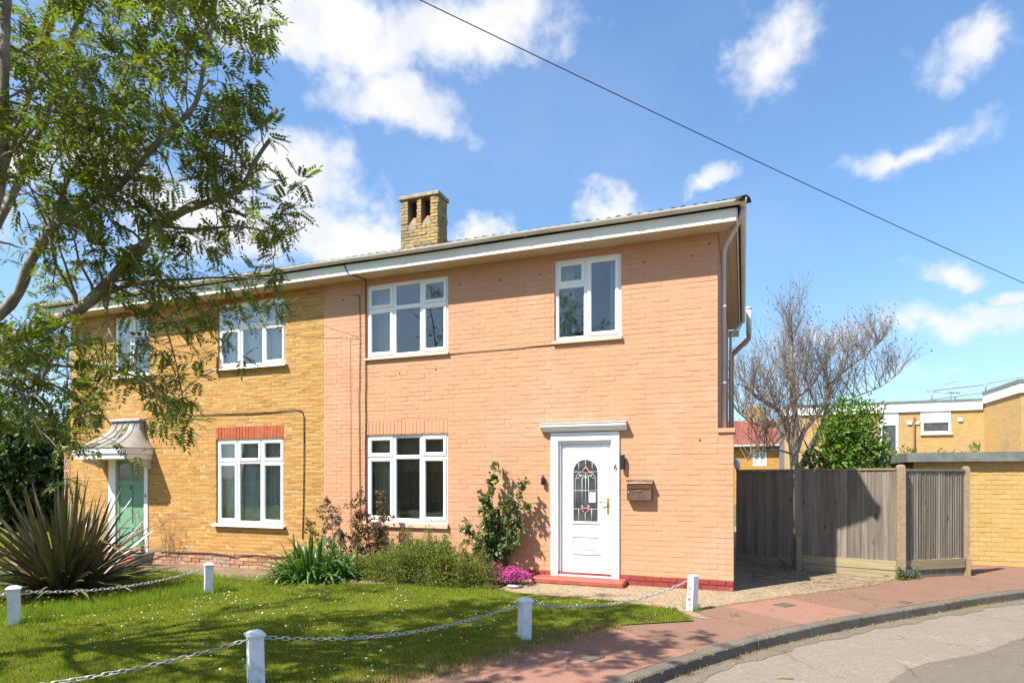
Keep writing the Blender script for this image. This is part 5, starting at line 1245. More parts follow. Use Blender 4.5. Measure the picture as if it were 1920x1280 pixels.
# ------------------------------------------------------------------ vegetation
def rv(rnd, s=1.0): return Vector((rnd.uniform(-s, s), rnd.uniform(-s, s), rnd.uniform(-s, s)))
def diamond(mb, p, d, n, L, W, fold=.15):
    s = d.cross(n)
    if s.length < 1e-4: s = d.cross(Vector((1, 0, .2)))
    s.normalize(); n = s.cross(d)
    a = p; b = p + d * L * .45 + s * W * .5 + n * fold * W; c = p + d * L; e = p + d * L * .45 - s * W * .5 + n * fold * W
    mb.add([a, b, c, e], [(0, 1, 2), (0, 2, 3)])
def leaf6(mb, p, d, n, L, W, droop=.2):
    # broader leaf of four faces, bent along its length
    s = d.cross(n)
    if s.length < 1e-4: s = d.cross(Vector((1, .1, 0)))
    s.normalize(); n = s.cross(d)
    m = p + d * L * .5 - n * 0; t = p + d * L - n * droop * L
    mb.add([p, p + d * L * .3 + s * W * .5 + n * W * .12, m + n * 0, p + d * L * .3 - s * W * .5 + n * W * .12, p + d * L * .72 + s * W * .38 - n * droop * L * .45 + n * W * .1, t, p + d * L * .72 - s * W * .38 - n * droop * L * .45 + n * W * .1],
           [(0, 1, 2, 3), (1, 4, 5, 2), (3, 2, 5, 6)])
def pinnate(mb, p, d, up, L, rnd, pairs=6):
    s = d.cross(up)
    if s.length < 1e-3: s = d.cross(Vector((1, 0, 0)))
    s.normalize(); n = s.cross(d).normalized()
    droop = rnd.uniform(.1, .5)
    for k in range(pairs):
        t = .22 + .70 * k / pairs; q = p + d * L * t - n * droop * L * t * t
        l = L * .33 * (1 - .35 * abs(t - .5)); w = l * .38
        for sg in (-1, 1):
            dd = (s * sg + d * .55 - n * (.25 + rnd.uniform(-.2, .2))).normalized(); diamond(mb, q, dd, n, l, w)
    q = p + d * L * .92 - n * droop * L * .85; diamond(mb, q, (d - n * droop).normalized(), n, L * .3, L * .09)
def limb(mb, pts, r0, r1, n=7, power=1.0):
    # smooth a polyline and give it taper
    P = [Vector(p) for p in pts]; out = []
    for i in range(len(P) - 1):
        p0 = P[max(i-1, 0)]; p1 = P[i]; p2 = P[i+1]; p3 = P[min(i+2, len(P)-1)]
        for k in range(4):
            t = k / 4; out.append(.5 * ((2*p1) + (p2 - p0) * t + (2*p0 - 5*p1 + 4*p2 - p3) * t*t + (3*p1 - p0 - 3*p2 + p3) * t**3))
    out.append(P[-1]); m = len(out) - 1
    rad = [r0 + (r1 - r0) * (i / m) ** power for i in range(m + 1)]
    rad = [r * (1 + .10 * math.sin(i * 1.9) * (1 if r > .01 else 0)) for i, r in enumerate(rad)]
    mb.tube(out, rad, n); return out, rad
def shoot(mb, p, d, L, r, rnd, segs=5, wander=.28, lift=0.0, n=4):
    P = [p.copy()]; d = d.normalized()
    for k in range(segs):
        d = (d + rv(rnd, wander) + Vector((0, 0, lift))).normalized(); P.append(P[-1] + d * L / segs)
    mb.tube(P, [r * (1 - .75 * k / segs) for k in range(segs + 1)], n, cap=False); return P
def rowan():
    rnd = random.Random(11)
    t = thing('rowan_tree', 'young rowan with feathery leaves arching in from beside the lawn', 'tree', (-6.5, -6.4, 0))
    base = Vector((-6.5, -6.4, 0)); fork = base + Vector((.1, .05, 1.75))
    wood_ = MB(); tw = MB(); lv = MB()
    limb(wood_, [base + Vector((0, 0, -.1)), base + Vector((.02, .01, .8)), fork], .12, .095, 10)
    A = lambda L: [far(x, y, d) for x, y, d in L]
    limbs = [([fork] + A([(-120, 715, 5.0), (0, 648, 4.9), (90, 612, 4.85), (160, 572, 4.8), (215, 515, 4.75), (262, 470, 4.7), (300, 422, 4.65), (345, 396, 4.6), (405, 373, 4.55), (452, 352, 4.5), (480, 300, 4.5), (506, 262, 4.5)]), .075, .014, .30),
             (A([(405, 373, 4.55), (440, 360, 4.5), (482, 341, 4.4)]), .020, .012, .2),
             ([fork] + A([(-110, 680, 4.7), (20, 570, 4.6), (58, 490, 4.5), (100, 425, 4.45), (140, 392, 4.4), (205, 362, 4.3), (242, 328, 4.3), (300, 262, 4.2), (345, 222, 4.2), (370, 185, 4.15), (385, 110, 4.1), (402, 20, 4.05), (420, -90, 4.0)]), .052, .010, .3),
             ([fork] + A([(-140, 560, 4.2), (-25, 420, 3.9), (2, 300, 3.85), (8, 150, 3.8), (14, 0, 3.8), (40, -220, 3.9), (90, -420, 4.0)]), .062, .015, .35),
             ([fork] + A([(-120, 600, 5.3), (-20, 450, 5.3), (60, 285, 5.4), (110, 130, 5.4), (160, 0, 5.4), (200, -160, 5.4), (260, -330, 5.3)]), .055, .012, .3),
             ([fork] + A([(-100, 690, 5.2), (20, 668, 5.3), (100, 684, 5.4), (200, 692, 5.6), (290, 720, 5.7), (330, 770, 5.7)]), .034, .007, .25),
             (A([(160, 572, 4.8), (250, 532, 5.0), (340, 524, 5.1), (430, 520, 5.2), (545, 526, 5.2)]), .024, .006, .15),
             (A([(-20, 655, 4.9), (60, 700, 4.6), (140, 745, 4.4), (190, 800, 4.3)]), .018, .006, .2),
             (A([(300, 422, 4.65), (360, 430, 4.6), (450, 425, 4.6), (530, 440, 4.6), (572, 425, 4.6)]), .016, .005, .15),
             (A([(100, 425, 4.45), (130, 330, 4.6), (190, 240, 4.7), (240, 130, 4.8), (290, 20, 4.8), (330, -120, 4.8)]), .026, .007, .2),
             (A([(60, 285, 5.4), (150, 240, 5.3), (250, 190, 5.2), (340, 100, 5.1), (420, 20, 5.0)]), .024, .006, .2),
             (A([(245, 528, 5.0), (300, 590, 5.0), (330, 680, 5.0), (345, 760, 5.0)]), .012, .004, .2),
             (A([(215, 515, 4.75), (200, 600, 4.7), (240, 680, 4.6), (290, 740, 4.6), (350, 800, 4.6)]), .013, .004, .2),
             (A([(-60, 680, 4.9), (20, 715, 4.6), (55, 770, 4.5), (85, 830, 4.4)]), .018, .005, .1),
             (A([(-80, 690, 5.4), (10, 700, 5.3), (70, 740, 5.2), (110, 790, 5.2)]), .016, .005, .1),
             # the part of the crown above and left of the view, which shades the lawn
             ([fork] + [base + Vector(v) for v in ((.3, -.3, 2.8), (.9, -.7, 3.9), (1.6, -.9, 5.0), (2.3, -1.0, 6.0))], .055, .01, .2),
             ([fork] + [base + Vector(v) for v in ((-.3, .2, 2.9), (-.8, .5, 4.2), (-1.2, .6, 5.6), (-1.3, .6, 6.8))], .055, .01, .2),
             ([fork] + [base + Vector(v) for v in ((.2, .4, 3.0), (.7, .7, 4.4), (1.3, .7, 5.7), (1.7, .6, 7.0))], .055, .01, .2),
             ([fork] + [base + Vector(v) for v in ((.3, -.7, 2.9), (.9, -1.5, 3.9), (1.7, -2.2, 4.8), (2.5, -2.6, 5.3))], .05, .01, .2),
             ([fork] + [base + Vector(v) for v in ((-.2, -.9, 2.9), (.0, -1.9, 4.0), (.5, -2.7, 5.0), (1.2, -3.1, 5.7))], .05, .01, .2),
             ([base + Vector((.9, -1.5, 3.9))] + [base + Vector(v) for v in ((1.8, -1.5, 4.3), (2.7, -1.6, 4.7), (3.5, -1.9, 5.0))], .03, .008, .1),
             ([fork] + [base + Vector(v) for v in ((-.4, -.5, 2.7), (-1.1, -1.1, 3.7), (-1.9, -1.7, 4.6))], .045, .01, .2),
             ([base + Vector((.9, -.7, 3.9))] + [base + Vector(v) for v in ((1.9, -.9, 4.5), (2.8, -.9, 4.9), (3.6, -.8, 5.2))], .03, .008, .1),
             ([base + Vector((.7, .7, 4.4))] + [base + Vector(v) for v in ((1.7, .4, 5.0), (2.6, .0, 5.4), (3.3, -.4, 5.6))], .03, .008, .1)]
    ends = []
    for i, (pts, r0, r1, skip) in enumerate(limbs):
        out, rad = limb(wood_, pts, r0 * .85, r1 * .9, 9 if r0 > .03 else 6, .8)
        m = len(out); step = 2 if m > 24 else 1
        for k in range(int(m * skip), m, 1):
            if rnd.random() < .20: continue
            for rep in range(2 if rnd.random() < .6 else 1):
                p = out[k]; tdir = (out[min(k+1, m-1)] - out[max(k-1, 0)]).normalized()
                side = rv(rnd); side = (side - tdir * side.dot(tdir)).normalized()
                d = (tdir * rnd.uniform(.2, .8) + side + Vector((0, 0, rnd.uniform(-.35, .35)))).normalized()
                L = rnd.uniform(.28, .75) * (1.0 if i < 15 else 1.25)
                q = p + d * L
                v = q - CAM; dep = v.dot(cf)
                if dep > .3:
                    px = 960 + FPX * v.dot(cr) / dep; py = HOR - FPX * (q.z - CAM.z) / dep
                    if dep < 2.6 and -300 < px < 2200: continue
                    if py > 770 and 115 < px < 300: continue
                    if 290 < px and 330 < py < 600 and rnd.random() < .38: continue
                    # outline of the crown as it stands against house and sky
                    lim = 520 if py < 130 else (505 if py < 330 else (590 if py < 560 else (500 if py < 640 else (390 if py < 760 else 375))))
                    if px > lim - 25 and py > -60: continue
                    if py > 835 or (py > 770 and px < 60 and rnd.random() < .6): continue
                S = shoot(tw, p, d, L, max(.005, rad[k] * .38), rnd, 6, .40, -.02)
                for j in range(1, len(S)):
                    if rnd.random() < .45: continue
                    dd = (S[j] - S[j-1]).normalized(); s2 = (dd * .5 + rv(rnd) * .9).normalized()
                    T = shoot(tw, S[j], s2, rnd.uniform(.06, .17), .0028, rnd, 3, .3, .05, 3)
                    ends.append((T[-1], (T[-1] - T[-2]).normalized()))
                ends.append((S[-1], (S[-1] - S[-2]).normalized()))
    for p, d in ends:
        for k in range(rnd.choice((2, 3, 4, 5, 6))):
            dd = (d * .5 + rv(rnd) * .9 + Vector((0, 0, -.12))).normalized()
            pinnate(lv, p, dd, Vector((rnd.uniform(-.3, .3), rnd.uniform(-.3, .3), 1)).normalized(), rnd.uniform(.11, .185), rnd, rnd.choice((5, 6, 6)))
    wood_.build('trunk', M['bark'], t); o = tw.build('twigs', M['twig'], t, fix=False); stuff(o)
    o = lv.build('crown', M['rowan'], t, fix=False); stuff(o)
    print('rowan leaves faces', len(lv.f), 'ends', len(ends))
rowan()
def bare_tree():
    rnd = random.Random(5); b = far(1492, 894, 20); base = Vector((b.x, b.y, 0))
    t = thing('bare_tree', 'leafless tree with upright twiggy branches behind the fence', 'tree', tuple(base)); wd = MB(); tw = MB(); dl_ = MB()
    Q = lambda L: [far(x, y, d) for x, y, d in L]
    mains = [([base] + Q([(1489, 870, 20), (1478, 810, 20), (1460, 770, 20), (1420, 745, 19.6), (1395, 720, 19.4)]), .20, .05), (Q([(1489, 870, 20), (1492, 800, 20), (1488, 740, 20), (1483, 690, 20), (1486, 640, 20), (1480, 600, 20)]), .17, .012),
             (Q([(1491, 850, 20), (1512, 800, 20.2), (1540, 770, 20.4), (1562, 735, 20.5)]), .14, .045), (Q([(1500, 880, 20.6), (1525, 830, 20.8), (1548, 780, 21), (1556, 720, 21)]), .17, .05),
             (Q([(1556, 720, 21), (1590, 690, 21), (1625, 665, 21), (1650, 640, 21)]), .05, .02), (Q([(1470, 790, 20), (1440, 800, 19.5), (1405, 790, 19.3), (1385, 770, 19.2)]), .06, .02), (Q([(1478, 810, 20), (1480, 760, 20.3), (1520, 725, 20.5), (1540, 690, 20.5)]), .08, .03),
             (Q([(1550, 770, 20.8), (1600, 745, 20.8), (1650, 725, 20.8), (1685, 700, 20.8)]), .05, .015), (Q([(1483, 850, 20), (1450, 842, 19.8), (1425, 850, 19.6), (1400, 862, 19.5)]), .05, .015)]
    for pts, r0, r1 in mains:
        out, rad = limb(wd, pts, r0 * .72, r1 * .7, 7); m = len(out)
        for k in range(int(m * .3), m):
            for rep in range(3):
                p = out[k]; L = rnd.uniform(.9, 2.7)
                q = p + Vector((rnd.uniform(-.45, .45), rnd.uniform(-.5, .5), 1)).normalized() * L
                v = q - CAM; dep = v.dot(cf); px = 960 + FPX * v.dot(cr) / dep; py = HOR - FPX * (q.z - CAM.z) / dep
                top = 575 + abs(px - 1530) * .55 if px < 1600 else 600 + (px - 1600) * 1.1
                if py < top: L *= .45
                S = shoot(tw, p, Vector((rnd.uniform(-.95, .95), rnd.uniform(-.6, .6), .8)), L, .015, rnd, 8, .16, .12, 4)
                for j in range(2, 9):
                    for rep2 in range(2):
                        T = shoot(tw, S[j], (S[j] - S[j-1]).normalized() + rv(rnd, .8), rnd.uniform(.3, .85), .0055, rnd, 4, .22, .14, 3)
                        if rnd.random() < .5: shoot(tw, T[2], (T[2] - T[1]).normalized() + rv(rnd, .9), rnd.uniform(.15, .35), .004, rnd, 3, .2, .1, 3)
                        if rnd.random() < .30: 
                            for _ in range(2): diamond(dl_, T[-1] + rv(rnd, .03), rv(rnd).normalized(), rv(rnd).normalized(), .06, .05)
    wd.build('trunk', M['barebark'], t); stuff(tw.build('twigs', M['baretwig'], t, fix=False)); stuff(dl_.build('seed_heads', M['twig'], t, fix=False))
bare_tree()
def leaf_mass(name, label, cat, blobs, n, L, W, mat, stems=None, six=False, seed=1, parts=None, group=None, shell=.55, updir=.3, crown='foliage'):
    """leaves spread through several ellipsoids, denser towards the surface; blobs = (centre, radii)"""
    rnd = random.Random(seed); c0 = blobs[0][0]
    t = thing(name, label, cat, (c0[0], c0[1], 0), group); lv = MB(); tot = sum(b[1][0] * b[1][1] * b[1][2] for b in blobs)
    for c, r in blobs:
        c = Vector(c); k = int(n * r[0] * r[1] * r[2] / tot)
        for i in range(k):
            u = rv(rnd).normalized(); rad = shell + (1 - shell) * rnd.random() if rnd.random() < .8 else rnd.random()
            w = 1 + .28 * mnoise.noise(Vector((u.x * 2.2 + c.x, u.y * 2.2, u.z * 2.2 + c.z))) + .18 * mnoise.noise(u * 5 + c)
            p = c + Vector((u.x * r[0], u.y * r[1], u.z * r[2])) * rad * w
            if p.z < .02: continue
            d = (u * .7 + rv(rnd) * .8 + Vector((0, 0, updir))).normalized(); nn = (u + rv(rnd) * .6 + Vector((0, 0, .5))).normalized(); s = rnd.uniform(.65, 1.2)
            (leaf6 if six else diamond)(lv, p, d, nn, L * s, W * s)
    if stems:
        sb = MB()
        for (a, b, r) in stems:
            a = Vector(a); b = Vector(b); shoot(sb, a, b - a, (b - a).length, r, rnd, 6, .12, 0, 5)
        sb.build('stems', M['twig'] if name != 'climbing_rose' else M['rosestem'], t, fix=False)
    stuff(lv.build(crown, M[mat], t, fix=False)); return t
M['rosestem'] = pm('rose_stem', (.12,.13,.04), .8, (.17,.10,.06), 6.0)
# laurel behind the fence
lc = far(1588, 815, 13.2); L0 = (lc.x, lc.y, 0)
leaf_mass('laurel_bush', 'glossy bright green evergreen bush rising behind the fence', 'bush', [((lc.x, lc.y, 1.9), (.62, .62, 1.25)), ((lc.x - .45, lc.y, 1.6), (.55, .5, .8)), ((lc.x + .12, lc.y + .1, 2.85), (.42, .4, .62)), ((lc.x + .42, lc.y, 2.6), (.33, .35, .7)), ((lc.x + .55, lc.y, 1.9), (.35, .4, .7)), ((lc.x - .1, lc.y, 2.4), (.5, .45, .7))], 8000, .105, .045, 'laurel', [((lc.x, lc.y, 0), (lc.x, lc.y, 2.6), .04), ((lc.x - .2, lc.y, 0), (lc.x - .5, lc.y, 1.8), .03)], six=True, seed=3)
gc = far(1738, 862, 14.5)
leaf_mass('shrub', 'straggling shrub with yellow-green tips above the garage roof', 'shrub', [((gc.x, gc.y, 1.98), (.55, .4, .22)), ((gc.x - .5, gc.y, 2.0), (.5, .4, .4)), ((gc.x + .35, gc.y, 2.12), (.4, .3, .14))], 700, .085, .035, 'privet', [((gc.x, gc.y, 0), (gc.x, gc.y, 2.2), .02)], six=True, seed=4)
sp = far(1826, 840, 14.0); leaf_mass('sprig', 'small leafy sprig growing above the garage roof edge', 'shrub', [((sp.x, sp.y, 2.25), (.13, .12, .15)), ((sp.x + .09, sp.y, 2.36), (.07, .08, .09))], 90, .07, .03, 'laurel', [((sp.x - .1, sp.y, 1.9), (sp.x + .06, sp.y, 2.36), .01)], six=True, seed=5)
# dark trees beyond the yellow house
for k, (x, y, d, rx, rz, lab) in enumerate(((60, 838, 24, 3.0, 2.3, 'dense green evergreen tree beyond the porch end of the yellow house'), (-120, 800, 23, 3.2, 3.0, 'tall dark evergreen beyond the lawn, farther from the yellow house'), (20, 850, 19, 1.7, 1.7, 'rounded dark shrub in front of the tall evergreens'))):
    c = far(x, y, d); leaf_mass('evergreen_tree', lab, 'tree', [((c.x, c.y, c.z - .4), (rx, rx, rz)), ((c.x + rx * .5, c.y, c.z - .9), (rx * .7, rx * .7, rz * .7)), ((c.x - rx * .6, c.y, c.z - .5), (rx * .7, rx * .7, rz * .8)), ((c.x, c.y, c.z - 2.0), (rx, rx, rz * .7))], 9000, .26, .13, 'darkleaf' if k != 0 else 'laurel2', [((c.x, c.y, 0), (c.x, c.y, c.z + .3), .14)], six=True, seed=20 + k, group='evergreens beyond the lawn', crown='crown')
# ---- front garden plants
def strap_plant(name, label, cat, base, n, Lr, w, mat, spread, seed, droop=1.0, leafname='leaf', tiltmax=75, fanw=None):
    rnd = random.Random(seed); t = thing(name, label, cat, (base[0], base[1], 0)); B = Vector(base)
    for i in range(n):
        az = rnd.uniform(0, 2 * math.pi); out = Vector((math.cos(az), math.sin(az), 0))
        tilt = R(tiltmax) * (rnd.random() ** .75); L = rnd.uniform(*Lr) * (1 - .15 * tilt)
        d = (out * math.sin(tilt) + Vector((0, 0, math.cos(tilt)))).normalized(); p = B + out * rnd.uniform(0, spread) + Vector((0, 0, rnd.uniform(0, .05)))
        segs = 8; side = Vector((-out.y, out.x, 0)); side = (side + rv(rnd, .35)).normalized(); V = []; bend = rnd.uniform(.25, 1.0) * droop
        kink = rnd.randint(4, 7) if rnd.random() < .04 else 99
        for k in range(segs + 1):
            t_ = k / segs; ww = w * rnd.uniform(.96, 1.04) * (min(1, .55 + t_ * 1.6) if t_ < .5 else 1 - ((t_ - .5) * 2) ** 2.2) + .0015
            nrm = side.cross(d).normalized()
            V += [p + side * ww * .5 + nrm * ww * .22, p, p - side * ww * .5 + nrm * ww * .22]
            g = bend * .10 * (t_ ** 1.2 + .12)
            if k == kink: g += .9
            d = (d + Vector((0, 0, -g)) + rv(rnd, .02)).normalized()
            p = p + d * L / segs
            if p.z < .03: p.z = .03
        mb = MB(); mb.add(V, [(k*3 + j, k*3 + j + 1, k*3 + 4 + j, k*3 + 3 + j) for k in range(segs) for j in range(2)], smooth=False)
        mb.build(leafname, M[mat], t, fix=False)
    return t
ph = ground(118, 1112)
strap_plant('phormium', 'big bronze New Zealand flax with sword-shaped leaves by the chain', 'plant', (ph.x, ph.y, .0), 290, (1.0, 1.75), .060, 'phormium', .28, 31, 2.0, tiltmax=76)
ag = ground(600, 1093)
strap_plant('strap_leaved_plant', 'green strap-leaved clump at the corner of the bed by the party line', 'plant', (ag.x - .42, ag.y + .30, .0), 230, (.5, .85), .050, 'strap', .42, 32, 6.5, tiltmax=70)
ag2 = ground(655, 1092)
strap_plant('strap_leaved_plant', 'smaller drooping strap-leaved clump against the low green bush', 'plant', (ag2.x - .25, ag2.y + .22, .0), 110, (.45, .7), .036, 'strap', .25, 33, 6.0, tiltmax=68)
# low rounded bush
b0 = ground(765, 1102); leaf_mass('low_bush', 'low rounded yellow-green bush under the pink ground floor window', 'bush', [((b0.x, b0.y + .45, .27), (.62, .42, .38)), ((b0.x - .5, b0.y + .38, .20), (.48, .38, .30)), ((b0.x + .5, b0.y + .42, .25), (.42, .38, .33)), ((b0.x + .15, b0.y + .5, .44), (.38, .34, .26)), ((b0.x - .25, b0.y + .5, .42), (.25, .3, .22)), ((b0.x + .9, b0.y + .42, .17), (.34, .3, .27)), ((b0.x - .95, b0.y + .45, .15), (.35, .3, .24))], 30000, .032, .019, 'privet', [((b0.x, b0.y + .45, 0), (b0.x, b0.y + .45, .5), .015)], seed=41, shell=.6)
leaf_mass('low_bush_sprigs', 'loose upright sprigs over the low yellow-green bush', 'bush', [((b0.x + dx, b0.y + .45, .62 + dz), (.10, .10, .22)) for dx, dz in ((-.55, -.1), (-.25, .08), (.1, .12), (.4, .04), (.7, -.12), (.95, -.2))], 1500, .03, .016, 'privet', [((b0.x + dx, b0.y + .45, .2), (b0.x + dx * 1.05, b0.y + .42, .85 + dz), .004) for dx, dz in ((-.55, -.1), (-.25, .08), (.1, .12), (.4, .04), (.7, -.12))], seed=43, shell=.2)
# leggy rose bushes with reddish young leaves
def stem_shrub(name, label, base, stems, leafmat, n_leaf, L, seed, cat='shrub', stemmat='rosestem', extra=None, six=True, along=.25):
    rnd = random.Random(seed); t = thing(name, label, cat, (base[0], base[1], 0)); sb = MB(); lv = MB(); B = Vector((base[0], base[1], 0)); tips = []
    for (dx, dy, h, r) in stems:
        top = B + Vector((dx, dy, h)); S = shoot(sb, B + Vector((dx * .25 + rnd.uniform(-.05, .05), dy * .2, 0)), top - B, (top - B).length, r, rnd, 8, .10, .05, 5)
        for j in range(int(8 * along), 9):
            for rep in range(2):
                T = shoot(sb, S[j], (S[j] - S[j-1]).normalized() * .5 + rv(rnd), rnd.uniform(.08, .22), r * .35, rnd, 4, .25, .05, 3); tips += T[1:]
        tips.append(S[-1])
    for p in tips:
        for k in range(n_leaf):
            (leaf6 if six else diamond)(lv, p + rv(rnd, .03), rv(rnd).normalized(), (rv(rnd) * .7 + Vector((0, -.4, .8))).normalized(), L * rnd.uniform(.6, 1.25), L * .62 * rnd.uniform(.7, 1.1))
    sb.build('stems', M[stemmat], t, fix=False); stuff(lv.build('foliage', M[leafmat], t, fix=False)); return t, tips
r1 = facade(640, 1060, -.35); stem_shrub('rose_bush', 'leggy rose bush with reddish leaves at the party line', (r1.x - .05, -.35), [(-.35, 0, 1.0, .010), (-.15, .05, 1.2, .010), (.05, 0, .95, .009), (-.5, -.05, .8, .008), (.2, .0, .8, .008)], 'redleaf', 5, .05, 51)
r2 = facade(695, 1060, -.35); stem_shrub('rose_bush', 'taller rose bush with bronze leaves before the ground floor window', (r2.x, -.35), [(-.2, 0, 1.15, .010), (.0, .05, 1.35, .011), (.18, 0, 1.2, .010), (.3, -.05, .9, .008), (-.35, 0, .9, .008)], 'redleaf', 6, .052, 52)
# climbing rose beside the door
c0 = facade(925, 1060, -.22)
t, tips = stem_shrub('climbing_rose', 'climbing rose with cream blooms on the pink wall left of the door', (c0.x, -.22), [(-.28, 0, 1.05, .011), (-.2, .02, 1.55, .014), (-.12, .02, 1.78, .012), (.05, 0, 1.25, .012), (.32, .02, 1.25, .013), (.42, .0, 1.45, .010), (-.4, -.04, .75, .009), (.5, .0, 1.1, .009), (-.02, 0, 1.5, .010)], 'roseleaf', 6, .066, 53, along=.36)
rnd = random.Random(9)
def bloom(parent, p, r, mat, seed):
    rr = random.Random(seed); mb = MB()
    for ring_, (m, tl, s) in enumerate(((5, .25, 1.0), (6, .75, .85), (7, 1.15, .62))):
        for k in range(m):
            a = 2 * math.pi * k / m + ring_ * .4; o = Vector((math.cos(a), math.sin(a) * .9, 0)); d = (o * math.cos(tl) + Vector((0, -.55, .6)).normalized() * math.sin(tl)).normalized(); leaf6(mb, p + rv(rr, r * .1), d, Vector((0, -.4, 1)), r * s, r * s * .8, -.1)
    mb.build('flower', M[mat], parent, fix=False)
for k, (x, y, r) in enumerate(((918, 897, .055), (926, 905, .06), (936, 908, .05), (901, 944, .04), (929, 976, .04), (921, 890, .045), (984, 931, .03))):
    p = facade(x, y, -.30); bloom(t, Vector((p.x, -.30, p.z)), r, 'creamflower', k)
# magenta cushion flowers and dusky perennials at the foot of the wall
def cushion(name, label, x, y, rx, rz, n, mat, seed, Y=-.45, green=500, gm='roseleaf'):
    g = ground(x, y); rr = random.Random(seed)
    bl = [((g.x + rr.uniform(-.7, .7) * rx, g.y + rr.uniform(-.5, .5) * rx, rz * rr.uniform(.25, .5)), (rx * rr.uniform(.35, .65), rx * rr.uniform(.35, .6), rz * rr.uniform(.55, 1.0))) for _ in range(7)]
    t = leaf_mass(name, label, 'flowers', bl, green, .03, .013, gm, seed=seed); mb = MB()
    for k in range(n):
        c, r = rr.choice(bl); u = rv(rr).normalized(); u.z = abs(u.z) * .9 + .05
        w = 1 + .35 * mnoise.noise(u * 3 + Vector(c) * 3)
        p = Vector((c[0] + u.x * r[0] * w, c[1] + u.y * r[1] * w, max(.02, c[2] + u.z * r[2] * w)))
        for j in range(4):
            a = j * math.pi / 2 + rr.uniform(0, 1); d = (Vector((math.cos(a), math.sin(a), .2)) + u * .4).normalized(); diamond(mb, p, d, u, .014, .011)
    stuff(mb.build('blossom', M[mat], t, fix=False))
cushion('magenta_flowers', 'bright magenta cushion of flowers beside the red doorstep', 958, 1096, .30, .22, 2600, 'pinkflower', 61, green=900)
cushion('magenta_flowers', 'paler magenta flower clump under the climbing rose', 915, 1094, .26, .26, 900, 'pinkflower', 62, green=800)
cushion('dusky_perennial', 'dusky mauve-brown perennial between low bush and rose', 880, 1098, .26, .20, 160, 'pinkflower', 63, green=1400, gm='dryleaf')
for k, (x, y, w_, lab) in enumerate(((1712, 1085, .14, 'green mound with mauve flowers at the fence corner post'), (1690, 1087, .10, 'second green mound beside the fence corner post'))):
    cushion('violets', lab, x, y, w_, .17, 90, 'violet', 64 + k, green=700, gm='laurel')
cushion('pansies', 'small purple pansies at the foot of the gate post', 1478, 1066, .10, .11, 90, 'violet', 70, green=250)
# pot and dry shrub by the green door
pt = thing('flower_pot', 'grey pot with a sparse bare-stemmed plant beside the green door', 'pot', (0, 0, 0)); g = ground(268, 1058, -.05); pt.location = (g.x, g.y, -.1)
mb = MB(); mb.tube([(g.x, g.y, -.1), (g.x, g.y, .10), (g.x, g.y, .14), (g.x, g.y, .17), (g.x, g.y, .17), (g.x, g.y, .12)], [.14, .18, .185, .20, .175, .17], 18); mb.build('pot', M['clay'], pt)
rnd = random.Random(77); sb = MB(); lv = MB()
for k in range(14):
    S = shoot(sb, Vector((g.x + rnd.uniform(-.06, .06), g.y, .12)), Vector((rnd.uniform(-.35, .35), rnd.uniform(-.2, .2), 1)), rnd.uniform(.5, .95), .007, rnd, 6, .14, 0, 4)
    for p in S[2:]:
        for j in range(3): diamond(lv, p + rv(rnd, .05), rv(rnd).normalized(), rv(rnd).normalized(), .03, .014)
sb.build('stems', M['twig'], pt, fix=False); stuff(lv.build('sparse_leaves', M['dryleaf'], pt, fix=False))
d0 = ground(312, 1052, -.08); stem_shrub('dry_shrub', 'dried-up twiggy shrub against the yellow wall', (d0.x, d0.y), [(-.2, 0, .75, .006), (.0, 0, .85, .006), (.2, 0, .7, .006), (.35, 0, .6, .005), (-.1, .1, .8, .005)], 'dryleaf', 2, .022, 78, stemmat='twig', six=False)
# ---- grass
def blades(name, mat, pts, label):
    mb = MB(); V = []; F_ = []
    for (x, y, z, h, w, a, lx, ly) in pts:
        o = len(V); c, s = math.cos(a) * w, math.sin(a) * w
        V += [(x - c, y - s, z), (x + c, y + s, z), (x + lx, y + ly, z + h)]; F_.append((o, o + 1, o + 2))
    me = bpy.data.meshes.new(name); me.from_pydata(V, [], F_); me.materials.append(M[mat]); me.update()
    o = place(bpy.data.objects.new(name, me)); return stuff(tag(o, label, 'grass'), label)
rnd = random.Random(3)
def seen(x, y):
    v = Vector((x, y, 0)) - CAM; dep = v.dot(cf)
    if dep < 3.5: return False
    px = 960 + FPX * v.dot(cr) / dep; return -80 < px < 2000
P_ = []; tries = 0
while len(P_) < 170000 and tries < 900000:
    tries += 1
    x = rnd.uniform(-13.5, .0); y = rnd.uniform(-7.2, -.95)
    if not seen(x, y) or not inside(x, y, LAWN): continue
    dep = (Vector((x, y, 0)) - CAM).length
    if rnd.random() > (5.2 / max(dep, 5.2)) ** 1.3: continue
    k = mnoise.noise(Vector((x * 1.1, y * 1.1, 0))) + .9 * mnoise.noise(Vector((x * 5, y * 5, 3))); h = rnd.uniform(.012, .038) * max(.35, 1 + .75 * k)
    if mnoise.noise(Vector((x * 2.3, y * 2.3, 9))) < -.42 and rnd.random() < .7: continue
    P_.append((x, y, .010, h, rnd.uniform(.0016, .0034) * (dep / 5.5), rnd.uniform(0, 6.28), rnd.uniform(-.016, .016), rnd.uniform(-.016, .016)))
blades('grass', 'grass', P_, 'short mown lawn grass')
P_ = []
ax, bx = Vector((-7.9, -7.0, 0)), Vector((-6.5, -2.5, 0))
def tuft(x, y, n, r, h0, h1, z=.0):
    for _ in range(n):
        a = rnd.uniform(0, 6.28); q = r * math.sqrt(rnd.random()); h = rnd.uniform(h0, h1); P_.append((x + math.cos(a) * q, y + math.sin(a) * q, z, h, rnd.uniform(.002, .004), rnd.uniform(0, 6.28), rnd.uniform(-.4, .4) * h, rnd.uniform(-.4, .4) * h))
